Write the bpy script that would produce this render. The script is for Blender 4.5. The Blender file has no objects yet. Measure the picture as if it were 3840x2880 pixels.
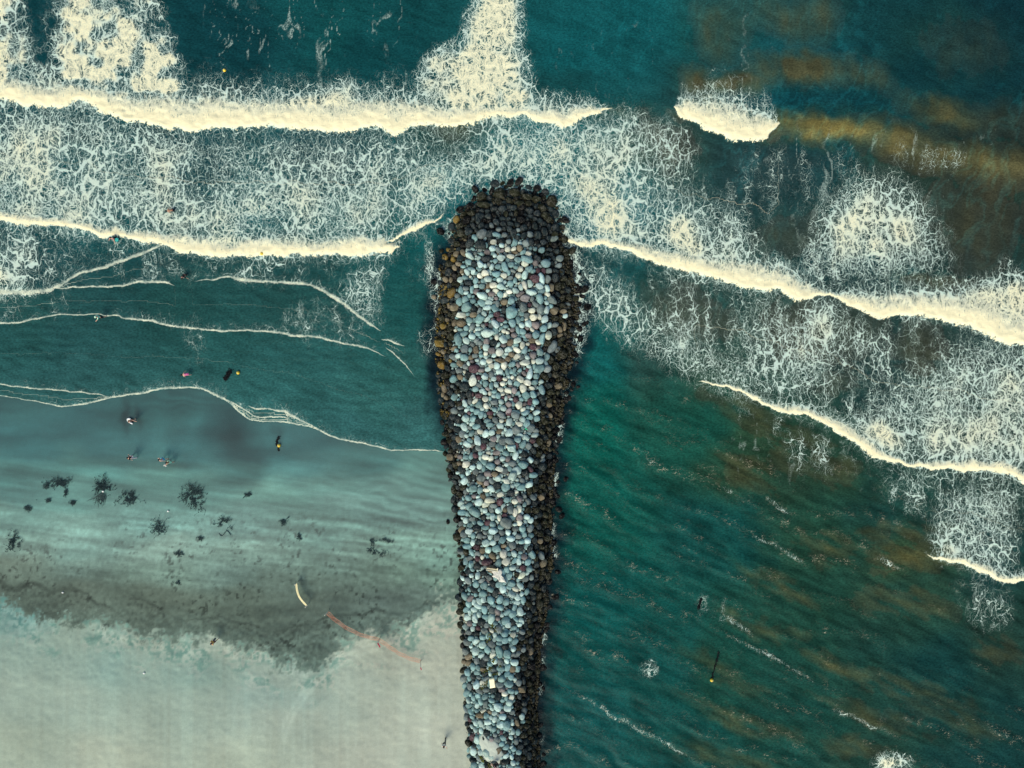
import bpy, bmesh, math, random
import numpy as np
from mathutils import Vector, Matrix, noise as mnoise

random.seed(7)
RNG = np.random.default_rng(7)
SC = bpy.context.scene
COL = SC.collection
R_ = math.radians
CAM_H = 85.0
PPM = 30.0                      # photograph pixels per metre at sea level


def at(px, py, z=0.0):
    """photograph pixel -> the real point at height z"""
    k = (CAM_H - z) / CAM_H / PPM
    return Vector(((px - 1920) * k, (1440 - py) * k, z))


def to_px(x, y, z=0.0):
    k = PPM * CAM_H / (CAM_H - z)
    return 1920 + x * k, 1440 - y * k


def lin(c):
    out = []
    for v in c:
        v = v / 255.0
        out.append(v / 12.92 if v <= 0.04045 else ((v + 0.055) / 1.055) ** 2.4)
    return out


def linv(a):
    a = np.clip(np.asarray(a, dtype=np.float64) / 255.0, 0, 1)
    return np.where(a <= 0.04045, a / 12.92, ((a + 0.055) / 1.055) ** 2.4)


def sstep(a, b, x):
    t = np.clip((x - a) / (b - a), 0, 1)
    return t * t * (3 - 2 * t)


# ---------------------------------------------------------------- noise and maps
def vnoise(x, y, seed):
    g = np.random.default_rng(seed).random((256, 256))
    xi = np.floor(x).astype(np.int64); yi = np.floor(y).astype(np.int64)
    fx = x - xi; fy = y - yi
    fx = fx * fx * fx * (fx * (fx * 6 - 15) + 10); fy = fy * fy * fy * (fy * (fy * 6 - 15) + 10)
    x0 = xi & 255; x1 = (xi + 1) & 255; y0 = yi & 255; y1 = (yi + 1) & 255
    return (g[y0, x0] * (1 - fx) + g[y0, x1] * fx) * (1 - fy) + (g[y1, x0] * (1 - fx) + g[y1, x1] * fx) * fy


def fbm(x, y, octv=4, seed=1, gain=0.5):
    s = 0; a = 1; t = 0
    for o in range(octv):
        ca, sa = math.cos(o * 0.9), math.sin(o * 0.9)
        s = s + a * vnoise((x * ca - y * sa) * 2 ** o + 13.7 * o, (x * sa + y * ca) * 2 ** o + 5.1 * o, seed + o)
        t += a; a *= gain
    return s / t


MARGIN = 400
STEP = 8
MW = (3840 + 2 * MARGIN) // STEP + 1
MH = (2880 + 2 * MARGIN) // STEP + 1
GX, GY = np.meshgrid(np.arange(MW) * STEP - MARGIN, np.arange(MH) * STEP - MARGIN)


def blur(m, r):
    n = max(1, int(r / STEP))
    for _ in range(2):
        for ax in (0, 1):
            p = np.pad(m, [(n + 1, n) if i == ax else (0, 0) for i in (0, 1)], mode='edge')
            c = np.cumsum(p, axis=ax)
            if ax == 0:
                m = (c[2 * n + 1:] - c[:-2 * n - 1]) / (2 * n + 1)
            else:
                m = (c[:, 2 * n + 1:] - c[:, :-2 * n - 1]) / (2 * n + 1)
    return m


def poly_map(pts, r):
    ins = np.zeros(GX.shape, bool)
    n = len(pts)
    for i in range(n):
        x0, y0 = pts[i]; x1, y1 = pts[(i + 1) % n]
        if y0 == y1:
            continue
        c = ((GY < y0) != (GY < y1)) & (GX < (x1 - x0) * (GY - y0) / (y1 - y0) + x0)
        ins ^= c
    return blur(ins.astype(float), r)


def sample(m, px, py):
    fx = np.clip((px + MARGIN) / STEP, 0, MW - 1.001); fy = np.clip((py + MARGIN) / STEP, 0, MH - 1.001)
    xi = fx.astype(int); yi = fy.astype(int); fx = fx - xi; fy = fy - yi
    return (m[yi, xi] * (1 - fx) + m[yi, xi + 1] * fx) * (1 - fy) + (m[yi + 1, xi] * (1 - fx) + m[yi + 1, xi + 1] * fx) * fy


def blob(px, py, cx, cy, rx, ry, ang=0):
    a = R_(ang); dx = px - cx; dy = -(py - cy)
    u = (dx * math.cos(a) + dy * math.sin(a)) / rx; v = (-dx * math.sin(a) + dy * math.cos(a)) / ry
    return np.exp(-(u * u + v * v))


# ---------------------------------------------------------------- wave fronts traced in photograph pixels: (x, y, width)
def P(s):
    return np.array([[float(v) for v in t.split(',')] for t in s.split()])


MAJOR = [
    P("-400,330,60 -200,350,60 0,376,60 60,380,60 98,399,62 139,394,60 174,411,65 249,399,55 307,376,38 359,399,45 405,428,60 492,457,75 579,469,85 654,486,92 746,498,98 839,469,85 926,480,85 1042,475,80 1157,486,85 1227,492,85 1315,495,90 1367,475,75 1419,475,75 1480,515,105 1540,475,70 1610,470,62 1685,480,60 1772,463,45 1859,446,35 1917,440,26 1957,428,16 2009,457,34 2070,468,46 2136,472,50 2206,434,26 2264,414,10 2300,405,0"),
    P("2528,398,0 2560,443,40 2629,463,58 2664,492,80 2716,515,95 2780,532,98 2820,538,90 2867,521,65 2901,492,24 2925,470,0"),
    P("-400,800,24 -200,815,24 0,827,24 87,839,24 174,851,26 260,859,24 336,862,22 382,885,28 492,894,26 556,914,34 637,920,34 694,949,50 781,960,50 868,958,40 972,955,44 1128,957,40 1250,955,44 1380,954,52 1458,950,45 1484,929,10 1500,915,0"),
    P("1440,915,0 1471,899,10 1520,880,18 1581,852,16 1640,822,8 1670,800,0"),
    P("2110,895,6 2150,915,16 2183,926,22 2264,926,22 2322,932,24 2380,955,28 2465,990,40 2560,1021,50 2647,1035,55 2710,1055,62 2803,1079,72 2849,1090,75 2901,1081,60 2953,1107,62 3023,1125,55 3063,1110,22 3104,1102,10 3139,1116,14 3185,1148,34 3243,1177,52 3301,1206,78 3347,1189,66 3428,1186,66 3486,1197,72 3549,1212,85 3601,1209,78 3659,1232,85 3717,1261,92 3775,1293,95 3840,1296,85 4000,1330,80 4240,1370,80"),
    P("2610,1438,0 2641,1443,6 2699,1443,8 2751,1463,12 2803,1492,14 2884,1521,15 2965,1550,20 3011,1550,22 3069,1585,26 3139,1620,30 3202,1663,32 3254,1706,32 3306,1732,26 3370,1738,16 3428,1750,14 3486,1764,22 3555,1758,24 3659,1767,30 3746,1773,28 3793,1787,30 3840,1811,30 4000,1850,30 4240,1900,30"),
    P("3470,2078,0 3492,2082,5 3544,2099,14 3590,2114,20 3630,2120,18 3677,2151,22 3752,2175,22 3798,2183,20 3840,2183,20 4000,2215,20 4240,2250,20"),
]
THIN = [
    P("-400,1112,20 0,1105,20 104,1105,17 191,1096,15 231,1070,9 301,1026,8 376,1012,10 451,986,10 521,960,9 590,930,5 620,915,0"),
    P("190,1084,2 289,1080,5 405,1079,5 463,1073,6 509,1061,7 579,1061,7 625,1064,8 657,1076,0"),
    P("723,1055,0 799,1050,5 859,1041,6 891,1053,13 984,1058,7 1076,1064,7 1157,1070,8 1215,1099,10 1280,1139,10 1338,1186,9 1396,1226,8 1430,1243,0"),
    P("1425,1270,0 1450,1276,5 1490,1290,6 1520,1300,0"),
    P("-400,1240,5 0,1215,5 75,1209,5 145,1194,5 220,1182,4 347,1180,3 428,1186,4 492,1200,6 579,1209,8 625,1220,7 694,1232,6 799,1243,6 885,1241,5 984,1243,6 1099,1261,7 1215,1270,6 1280,1290,6 1378,1307,5 1453,1342,0"),
    P("-400,1400,3 0,1440,4 58,1452,4 174,1462,5 272,1472,4 347,1478,4 417,1484,0"),
    P("-400,1470,3 0,1484,3 75,1498,3 139,1507,3 231,1527,5 318,1518,6 417,1492,6 474,1485,6 550,1475,7 608,1462,7 706,1455,6 764,1463,6 810,1487,8 856,1510,7 891,1544,5 937,1576,5 984,1584,4 1042,1582,5 1128,1597,5 1186,1611,6 1233,1634,6 1280,1651,5 1367,1666,5 1425,1680,5 1471,1692,4 1540,1690,4 1650,1692,3 1700,1700,0"),
    P("845,1498,0 880,1518,4 903,1530,5 949,1562,5 985,1571,4 1007,1565,5 1060,1566,4 1100,1580,0"),
    P("925,1520,0 949,1533,4 1018,1539,5 1070,1550,9 1099,1568,9 1150,1590,5 1190,1606,0"),
    P("1440,1300,0 1475,1325,4 1520,1370,3 1560,1420,0"),
]
SHORE = THIN[6]


def shore_py(px):
    return np.interp(px, SHORE[:, 0], SHORE[:, 1])


def front_fields(px, py, fronts):
    U = np.full(px.shape, -99.0); Wd = np.zeros(px.shape)
    for f in fronts:
        xs, ys, ws = f[:, 0], f[:, 1], f[:, 2]
        dense = np.arange(xs[0], xs[-1] + 1, 6.0)
        fy = np.interp(dense, xs, ys)
        if len(fy) > 30:
            k = np.ones(3) / 3
            fy2 = np.convolve(np.pad(fy, 1, mode='edge'), k, 'valid')
        else:
            fy2 = fy
        sl = np.gradient(np.convolve(np.pad(fy, 6, mode='edge'), np.ones(13) / 13, 'valid'), dense)
        cos = 1 / np.sqrt(1 + sl * sl)
        yy = np.interp(px, dense, fy2); cc = np.interp(px, dense, cos)
        w = np.interp(px, xs, ws) / PPM
        inr = (px >= xs[0]) & (px <= xs[-1])
        u = (yy - py) / PPM * cc
        better = inr & (np.abs(u - w * 0.5) < np.abs(U - Wd * 0.5))
        U = np.where(better, u, U); Wd = np.where(better, w, Wd)
    return U, Wd


# ---------------------------------------------------------------- groyne outline (y, left, right)
GR = np.array([[600, 1900, 1960], [690, 1850, 2000], [740, 1785, 2085], [780, 1730, 2095], [850, 1690, 2112], [900, 1690, 2122],
               [1000, 1650, 2150], [1100, 1648, 2162], [1200, 1638, 2168], [1300, 1632, 2155], [1400, 1642, 2135], [1500, 1648, 2112],
               [1600, 1662, 2095], [1700, 1672, 2080], [1800, 1690, 2072], [1900, 1702, 2066], [2000, 1715, 2066], [2100, 1728, 2070],
               [2200, 1722, 2055], [2300, 1728, 2045], [2400, 1738, 2028], [2500, 1742, 2020], [2600, 1745, 2012], [2700, 1752, 2012],
               [2800, 1758, 2020], [2880, 1768, 2020], [3000, 1775, 2020], [3300, 1790, 2020]], float)


def gr_L(py): return np.interp(py, GR[:, 0], GR[:, 1])
def gr_R(py): return np.interp(py, GR[:, 0], GR[:, 2])


def sand_z(x, y):
    px, py = to_px(x, y, 0.0)
    s = (py - shore_py(np.clip(px, -400, 1650))) / PPM
    land = 0.036 * np.minimum(s, 22) + 0.018 * np.maximum(s - 22, 0)
    z = np.where(s > 0, land, np.maximum(0.07 * s, -2.5))
    gc = (gr_L(py) + gr_R(py)) / 2
    t = sstep(gc - 40, gc + 60, px)
    z = z * (1 - t) + (-2.5) * t
    return z


def mound_z(px, py):
    L = gr_L(py); Rr = gr_R(py)
    t = np.clip(2 * (px - L) / (Rr - L) - 1, -1.3, 1.3)
    zc = np.interp(py, [640, 720, 790, 900, 1050, 2000, 2880], [-0.8, 0.0, 0.7, 1.75, 2.3, 2.5, 2.7])
    x, y = (L - 1920) / PPM, (1440 - py) / PPM
    zl = np.maximum(sand_z(x, y) - 0.05, -0.35)
    zr = -0.4
    k = (np.clip(t, -1, 1) + 1) / 2
    zb = zl * (1 - k) + zr * k
    h = 1 - np.abs(t) ** 2.3
    return zb + (zc - zb) * h


# ---------------------------------------------------------------- node helpers
class NT:
    flat = False

    def __init__(self, name):
        self.m = bpy.data.materials.new(name); self.m.use_nodes = True
        self.t = self.m.node_tree; self.t.nodes.clear()
        self.out = self.t.nodes.new('ShaderNodeOutputMaterial')
        self.b = self.t.nodes.new('ShaderNodeBsdfPrincipled')
        self.t.links.new(self.b.outputs[0], self.out.inputs[0])

    def n(self, ty, **kw):
        nd = self.t.nodes.new('ShaderNode' + ty)
        for k, v in kw.items():
            setattr(nd, k, v)
        return nd

    def link(self, a, b): self.t.links.new(a, b)

    def put(self, sock, v):
        if hasattr(v, 'is_linked') or hasattr(v, 'links'):
            self.link(v, sock)
        else:
            sock.default_value = v

    def math(self, op, a, b=None, c=None, clamp=False):
        nd = self.n('Math', operation=op, use_clamp=clamp)
        for i, v in enumerate((a, b, c)):
            if v is not None:
                self.put(nd.inputs[i], v)
        return nd.outputs[0]

    def ss(self, x, a, b, lo=0.0, hi=1.0):
        nd = self.n('MapRange', interpolation_type='SMOOTHSTEP')
        for i, v in enumerate((x, a, b, lo, hi)):
            self.put(nd.inputs[i], v)
        return nd.outputs[0]

    def lr(self, x, a, b, lo=0.0, hi=1.0):
        nd = self.n('MapRange')
        for i, v in enumerate((x, a, b, lo, hi)):
            self.put(nd.inputs[i], v)
        return nd.outputs[0]

    def noise(self, vec, scale, detail=2.0, rough=0.5, color=False):
        nd = self.n('TexNoise'); self.link(vec, nd.inputs['Vector'])
        if self.flat: nd.noise_dimensions = '2D'
        nd.inputs['Scale'].default_value = scale; nd.inputs['Detail'].default_value = detail; nd.inputs['Roughness'].default_value = rough
        return nd.outputs['Color' if color else 'Fac']

    def voro(self, vec, scale, feature='DISTANCE_TO_EDGE'):
        nd = self.n('TexVoronoi', feature=feature, voronoi_dimensions='2D' if self.flat else '3D'); self.link(vec, nd.inputs['Vector']); nd.inputs['Scale'].default_value = scale
        return nd.outputs['Distance']

    def attr(self, name, col=False):
        nd = self.n('Attribute', attribute_name=name)
        return nd.outputs['Color' if col else 'Fac']

    def mix(self, f, a, b, mode='MIX'):
        nd = self.n('Mix', data_type='RGBA', blend_type=mode)
        self.put(nd.inputs[0], f)
        for i, v in ((6, a), (7, b)):
            if isinstance(v, (tuple, list)):
                v = tuple(v) + ((1,) if len(v) == 3 else ())
            self.put(nd.inputs[i], v)
        return nd.outputs[2]

    def vmath(self, op, a, b=None):
        nd = self.n('VectorMath', operation=op)
        self.put(nd.inputs[0], a)
        if b is not None:
            if op == 'SCALE':
                self.put(nd.inputs[3], b)
            else:
                self.put(nd.inputs[1], b)
        return nd.outputs[0]

    def bump(self, h, strength=0.5, dist=0.1, prev=None):
        nd = self.n('Bump'); nd.inputs['Strength'].default_value = strength; nd.inputs['Distance'].default_value = dist
        self.link(h, nd.inputs['Height'])
        if prev is not None:
            self.link(prev, nd.inputs['Normal'])
        return nd.outputs[0]


def simple_mat(name, col, rough=0.7, var=0.15, scale=6.0, bump=0.0, spec=0.3):
    t = NT(name)
    tc = t.n('TexCoord').outputs['Object']
    nz = t.noise(tc, scale, 3)
    dark = [c * (1 - var) for c in col]; lite = [min(1, c * (1 + var)) for c in col]
    t.link(t.mix(nz, dark, lite), t.b.inputs['Base Color'])
    t.b.inputs['Roughness'].default_value = rough
    t.b.inputs['Specular IOR Level'].default_value = spec
    if bump:
        t.link(t.bump(t.noise(tc, scale * 3, 3), bump, 0.03), t.b.inputs['Normal'])
    return t.m


# ---------------------------------------------------------------- object helpers
def tag(o, label=None, cat=None, group=None, kind=None):
    if label: o['label'] = label
    if cat: o['category'] = cat
    if group: o['group'] = group
    if kind: o['kind'] = kind
    return o


def link_mesh(name, me, mat=None, parent=None):
    o = bpy.data.objects.new(name, me); COL.objects.link(o)
    if mat is not None:
        me.materials.append(mat)
    if parent is not None:
        o.parent = parent
    return o


def bm_obj(name, bm, mat=None, parent=None, smooth=True):
    me = bpy.data.meshes.new(name); bm.to_mesh(me); bm.free()
    if smooth:
        me.polygons.foreach_set('use_smooth', [True] * len(me.polygons))
    return link_mesh(name, me, mat, parent)


def np_mesh(name, verts, quads, k=4, smooth=True):
    me = bpy.data.meshes.new(name)
    me.vertices.add(len(verts)); me.vertices.foreach_set('co', np.ascontiguousarray(verts, dtype=np.float32).ravel())
    nf = len(quads)
    me.loops.add(nf * k); me.loops.foreach_set('vertex_index', np.ascontiguousarray(quads, dtype=np.int32).ravel())
    me.polygons.add(nf); me.polygons.foreach_set('loop_start', np.arange(0, nf * k, k, dtype=np.int32))
    try:
        me.polygons.foreach_set('loop_total', np.full(nf, k, dtype=np.int32))
    except Exception:
        pass
    me.polygons.foreach_set('use_smooth', np.full(nf, smooth))
    me.update(calc_edges=True); me.validate()
    return me


def fattr(me, name, arr):
    a = me.attributes.new(name, 'FLOAT', 'POINT'); a.data.foreach_set('value', np.ascontiguousarray(arr, dtype=np.float32).ravel())


def cattr(me, name, rgb):
    rgba = np.ones((len(rgb), 4), np.float32); rgba[:, :rgb.shape[1]] = rgb
    a = me.attributes.new(name, 'FLOAT_COLOR', 'POINT'); a.data.foreach_set('color', rgba.ravel())


def grid(xs, ys):
    X, Y = np.meshgrid(xs, ys)
    nx, ny = len(xs), len(ys)
    idx = np.arange(nx * ny).reshape(ny, nx)
    q = np.stack([idx[:-1, :-1], idx[:-1, 1:], idx[1:, 1:], idx[1:, :-1]], -1).reshape(-1, 4)
    return X.ravel(), Y.ravel(), q


def axis(lo, hi, step, far):
    core = np.arange(lo, hi + step * 0.5, step)
    ext = np.array([2, 6, 15, 40, 100, 250, 600, 1400, 3000.0]); ext = ext[ext < far]
    return np.concatenate([(lo - ext)[::-1], core, hi + ext])


def tube_bm(bm, a, b, r, n=8, r2=None):
    a = Vector(a); b = Vector(b); d = b - a
    q = d.to_track_quat('Z', 'Y').to_matrix().to_4x4()
    M = Matrix.Translation((a + b) / 2) @ q
    bmesh.ops.create_cone(bm, cap_ends=True, segments=n, radius1=r, radius2=r if r2 is None else r2, depth=d.length, matrix=M)


def box_bm(bm, c, s, M=None):
    m = Matrix.Translation(c) @ (M.to_4x4() if M is not None else Matrix()) @ Matrix.Diagonal((*s, 1))
    bmesh.ops.create_cube(bm, size=1, matrix=m)
# ================================================================ WATER
def anchors(s):
    return np.array([[float(v) for v in t.split(',')] for t in s.split()])


def idw(A, px, py, sx=1.0, p=3.5):
    num = np.zeros(px.shape + (3,)); den = np.zeros(px.shape)
    for a in A:
        d2 = ((px - a[0]) * sx) ** 2 + (py - a[1]) ** 2 + 900.0
        w = d2 ** (-p / 2)
        num += w[..., None] * a[2:5]; den += w
    return num / den[..., None]


WATER_A = anchors("""100,100,20,62,66 850,150,20,62,66 1300,100,24,78,78 1450,250,20,68,70 2150,200,24,88,90 2450,60,24,86,88 2100,330,28,74,74
2700,120,30,84,86 3000,250,26,82,88 3400,80,24,62,64 3750,100,17,50,56 3500,300,17,58,64 3750,350,17,54,60 3000,390,20,66,72 3300,420,18,62,68
3700,520,28,48,48 2550,560,54,68,64 2900,600,50,66,66 3400,650,48,60,54 3750,700,46,52,46 3650,1000,40,54,52 3800,800,42,54,50 3000,800,42,66,66 3150,1050,30,58,60
100,480,28,72,76 700,550,30,70,74 1200,560,32,72,76 1700,560,42,74,72 2000,520,32,102,104 2300,600,34,92,94 1700,700,30,94,96 2250,800,30,98,102 300,750,36,84,86 1000,750,36,88,90
100,950,32,74,76 600,950,32,76,76 1100,1010,34,78,76 1500,980,28,88,86 1550,1150,32,90,86 100,1150,40,88,84 700,1120,36,82,78 1100,1130,38,84,80 300,1300,40,86,84 800,1330,40,90,86
300,1400,46,92,90 1100,1400,46,98,94 1400,1500,56,112,106 1550,1400,46,98,92 1000,1500,52,108,104 1300,1620,50,100,98 1600,1600,58,110,106
2300,1000,36,76,76 2600,1120,54,72,68 2500,1300,50,74,68 3000,1250,56,68,62 3300,1400,42,62,62 3600,1400,54,66,62 2600,1420,54,74,62
2250,1350,24,92,88 2230,1600,20,92,82 2300,1900,22,86,78 2250,2300,20,80,78 2200,2700,28,82,82 2600,1600,32,80,70 2800,1700,52,70,54 3000,1800,48,66,54 2700,2000,26,74,72 3050,2000,44,72,60
3300,1950,36,64,60 3400,2080,62,74,58 3700,1850,46,60,56 3650,2000,32,62,64 3000,2300,40,70,60 3400,2300,44,70,62 2700,2500,32,74,66 3000,2650,34,72,66 3500,2550,28,62,62 3750,2400,44,62,56
3300,2800,46,70,62 3750,2800,28,60,60 2500,2800,26,76,74 2450,2500,24,76,74""")

# suspended-sand patches: cx, cy, rx, ry, angle, amount, gold (painted glow of sun-facing waves)
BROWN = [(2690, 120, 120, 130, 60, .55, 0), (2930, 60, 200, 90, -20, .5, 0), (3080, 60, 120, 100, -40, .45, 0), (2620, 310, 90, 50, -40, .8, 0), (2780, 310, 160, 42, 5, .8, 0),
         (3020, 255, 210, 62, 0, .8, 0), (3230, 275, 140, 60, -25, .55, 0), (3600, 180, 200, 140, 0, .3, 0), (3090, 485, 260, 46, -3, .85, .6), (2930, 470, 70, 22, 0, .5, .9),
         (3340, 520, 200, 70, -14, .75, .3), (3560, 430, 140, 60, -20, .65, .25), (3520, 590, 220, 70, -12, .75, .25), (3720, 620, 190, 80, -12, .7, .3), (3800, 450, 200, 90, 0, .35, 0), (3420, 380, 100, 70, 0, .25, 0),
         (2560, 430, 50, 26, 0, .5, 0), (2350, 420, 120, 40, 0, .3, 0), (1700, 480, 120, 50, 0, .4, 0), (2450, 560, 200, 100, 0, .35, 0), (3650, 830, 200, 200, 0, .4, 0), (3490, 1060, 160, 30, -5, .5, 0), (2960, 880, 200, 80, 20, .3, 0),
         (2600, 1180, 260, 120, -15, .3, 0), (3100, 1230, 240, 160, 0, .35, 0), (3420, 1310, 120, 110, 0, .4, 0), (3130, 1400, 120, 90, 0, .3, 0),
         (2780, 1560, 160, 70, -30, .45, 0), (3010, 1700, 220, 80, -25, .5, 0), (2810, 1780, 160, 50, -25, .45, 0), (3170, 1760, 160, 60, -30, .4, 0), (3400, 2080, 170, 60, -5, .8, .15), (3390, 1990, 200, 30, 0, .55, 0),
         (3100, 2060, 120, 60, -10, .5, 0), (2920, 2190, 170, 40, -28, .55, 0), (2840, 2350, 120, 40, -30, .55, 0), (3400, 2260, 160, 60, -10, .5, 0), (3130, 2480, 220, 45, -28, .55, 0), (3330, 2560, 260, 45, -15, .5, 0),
         (2760, 2690, 220, 40, -20, .5, 0), (3280, 2690, 240, 40, -18, .45, 0), (2690, 2830, 200, 40, -12, .5, 0), (3230, 2810, 120, 40, -10, .55, 0), (3600, 2700, 200, 60, -20, .45, 0), (3740, 2420, 120, 50, -15, .5, 0), (2720, 2520, 160, 40, -30, .4, 0)]

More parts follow.
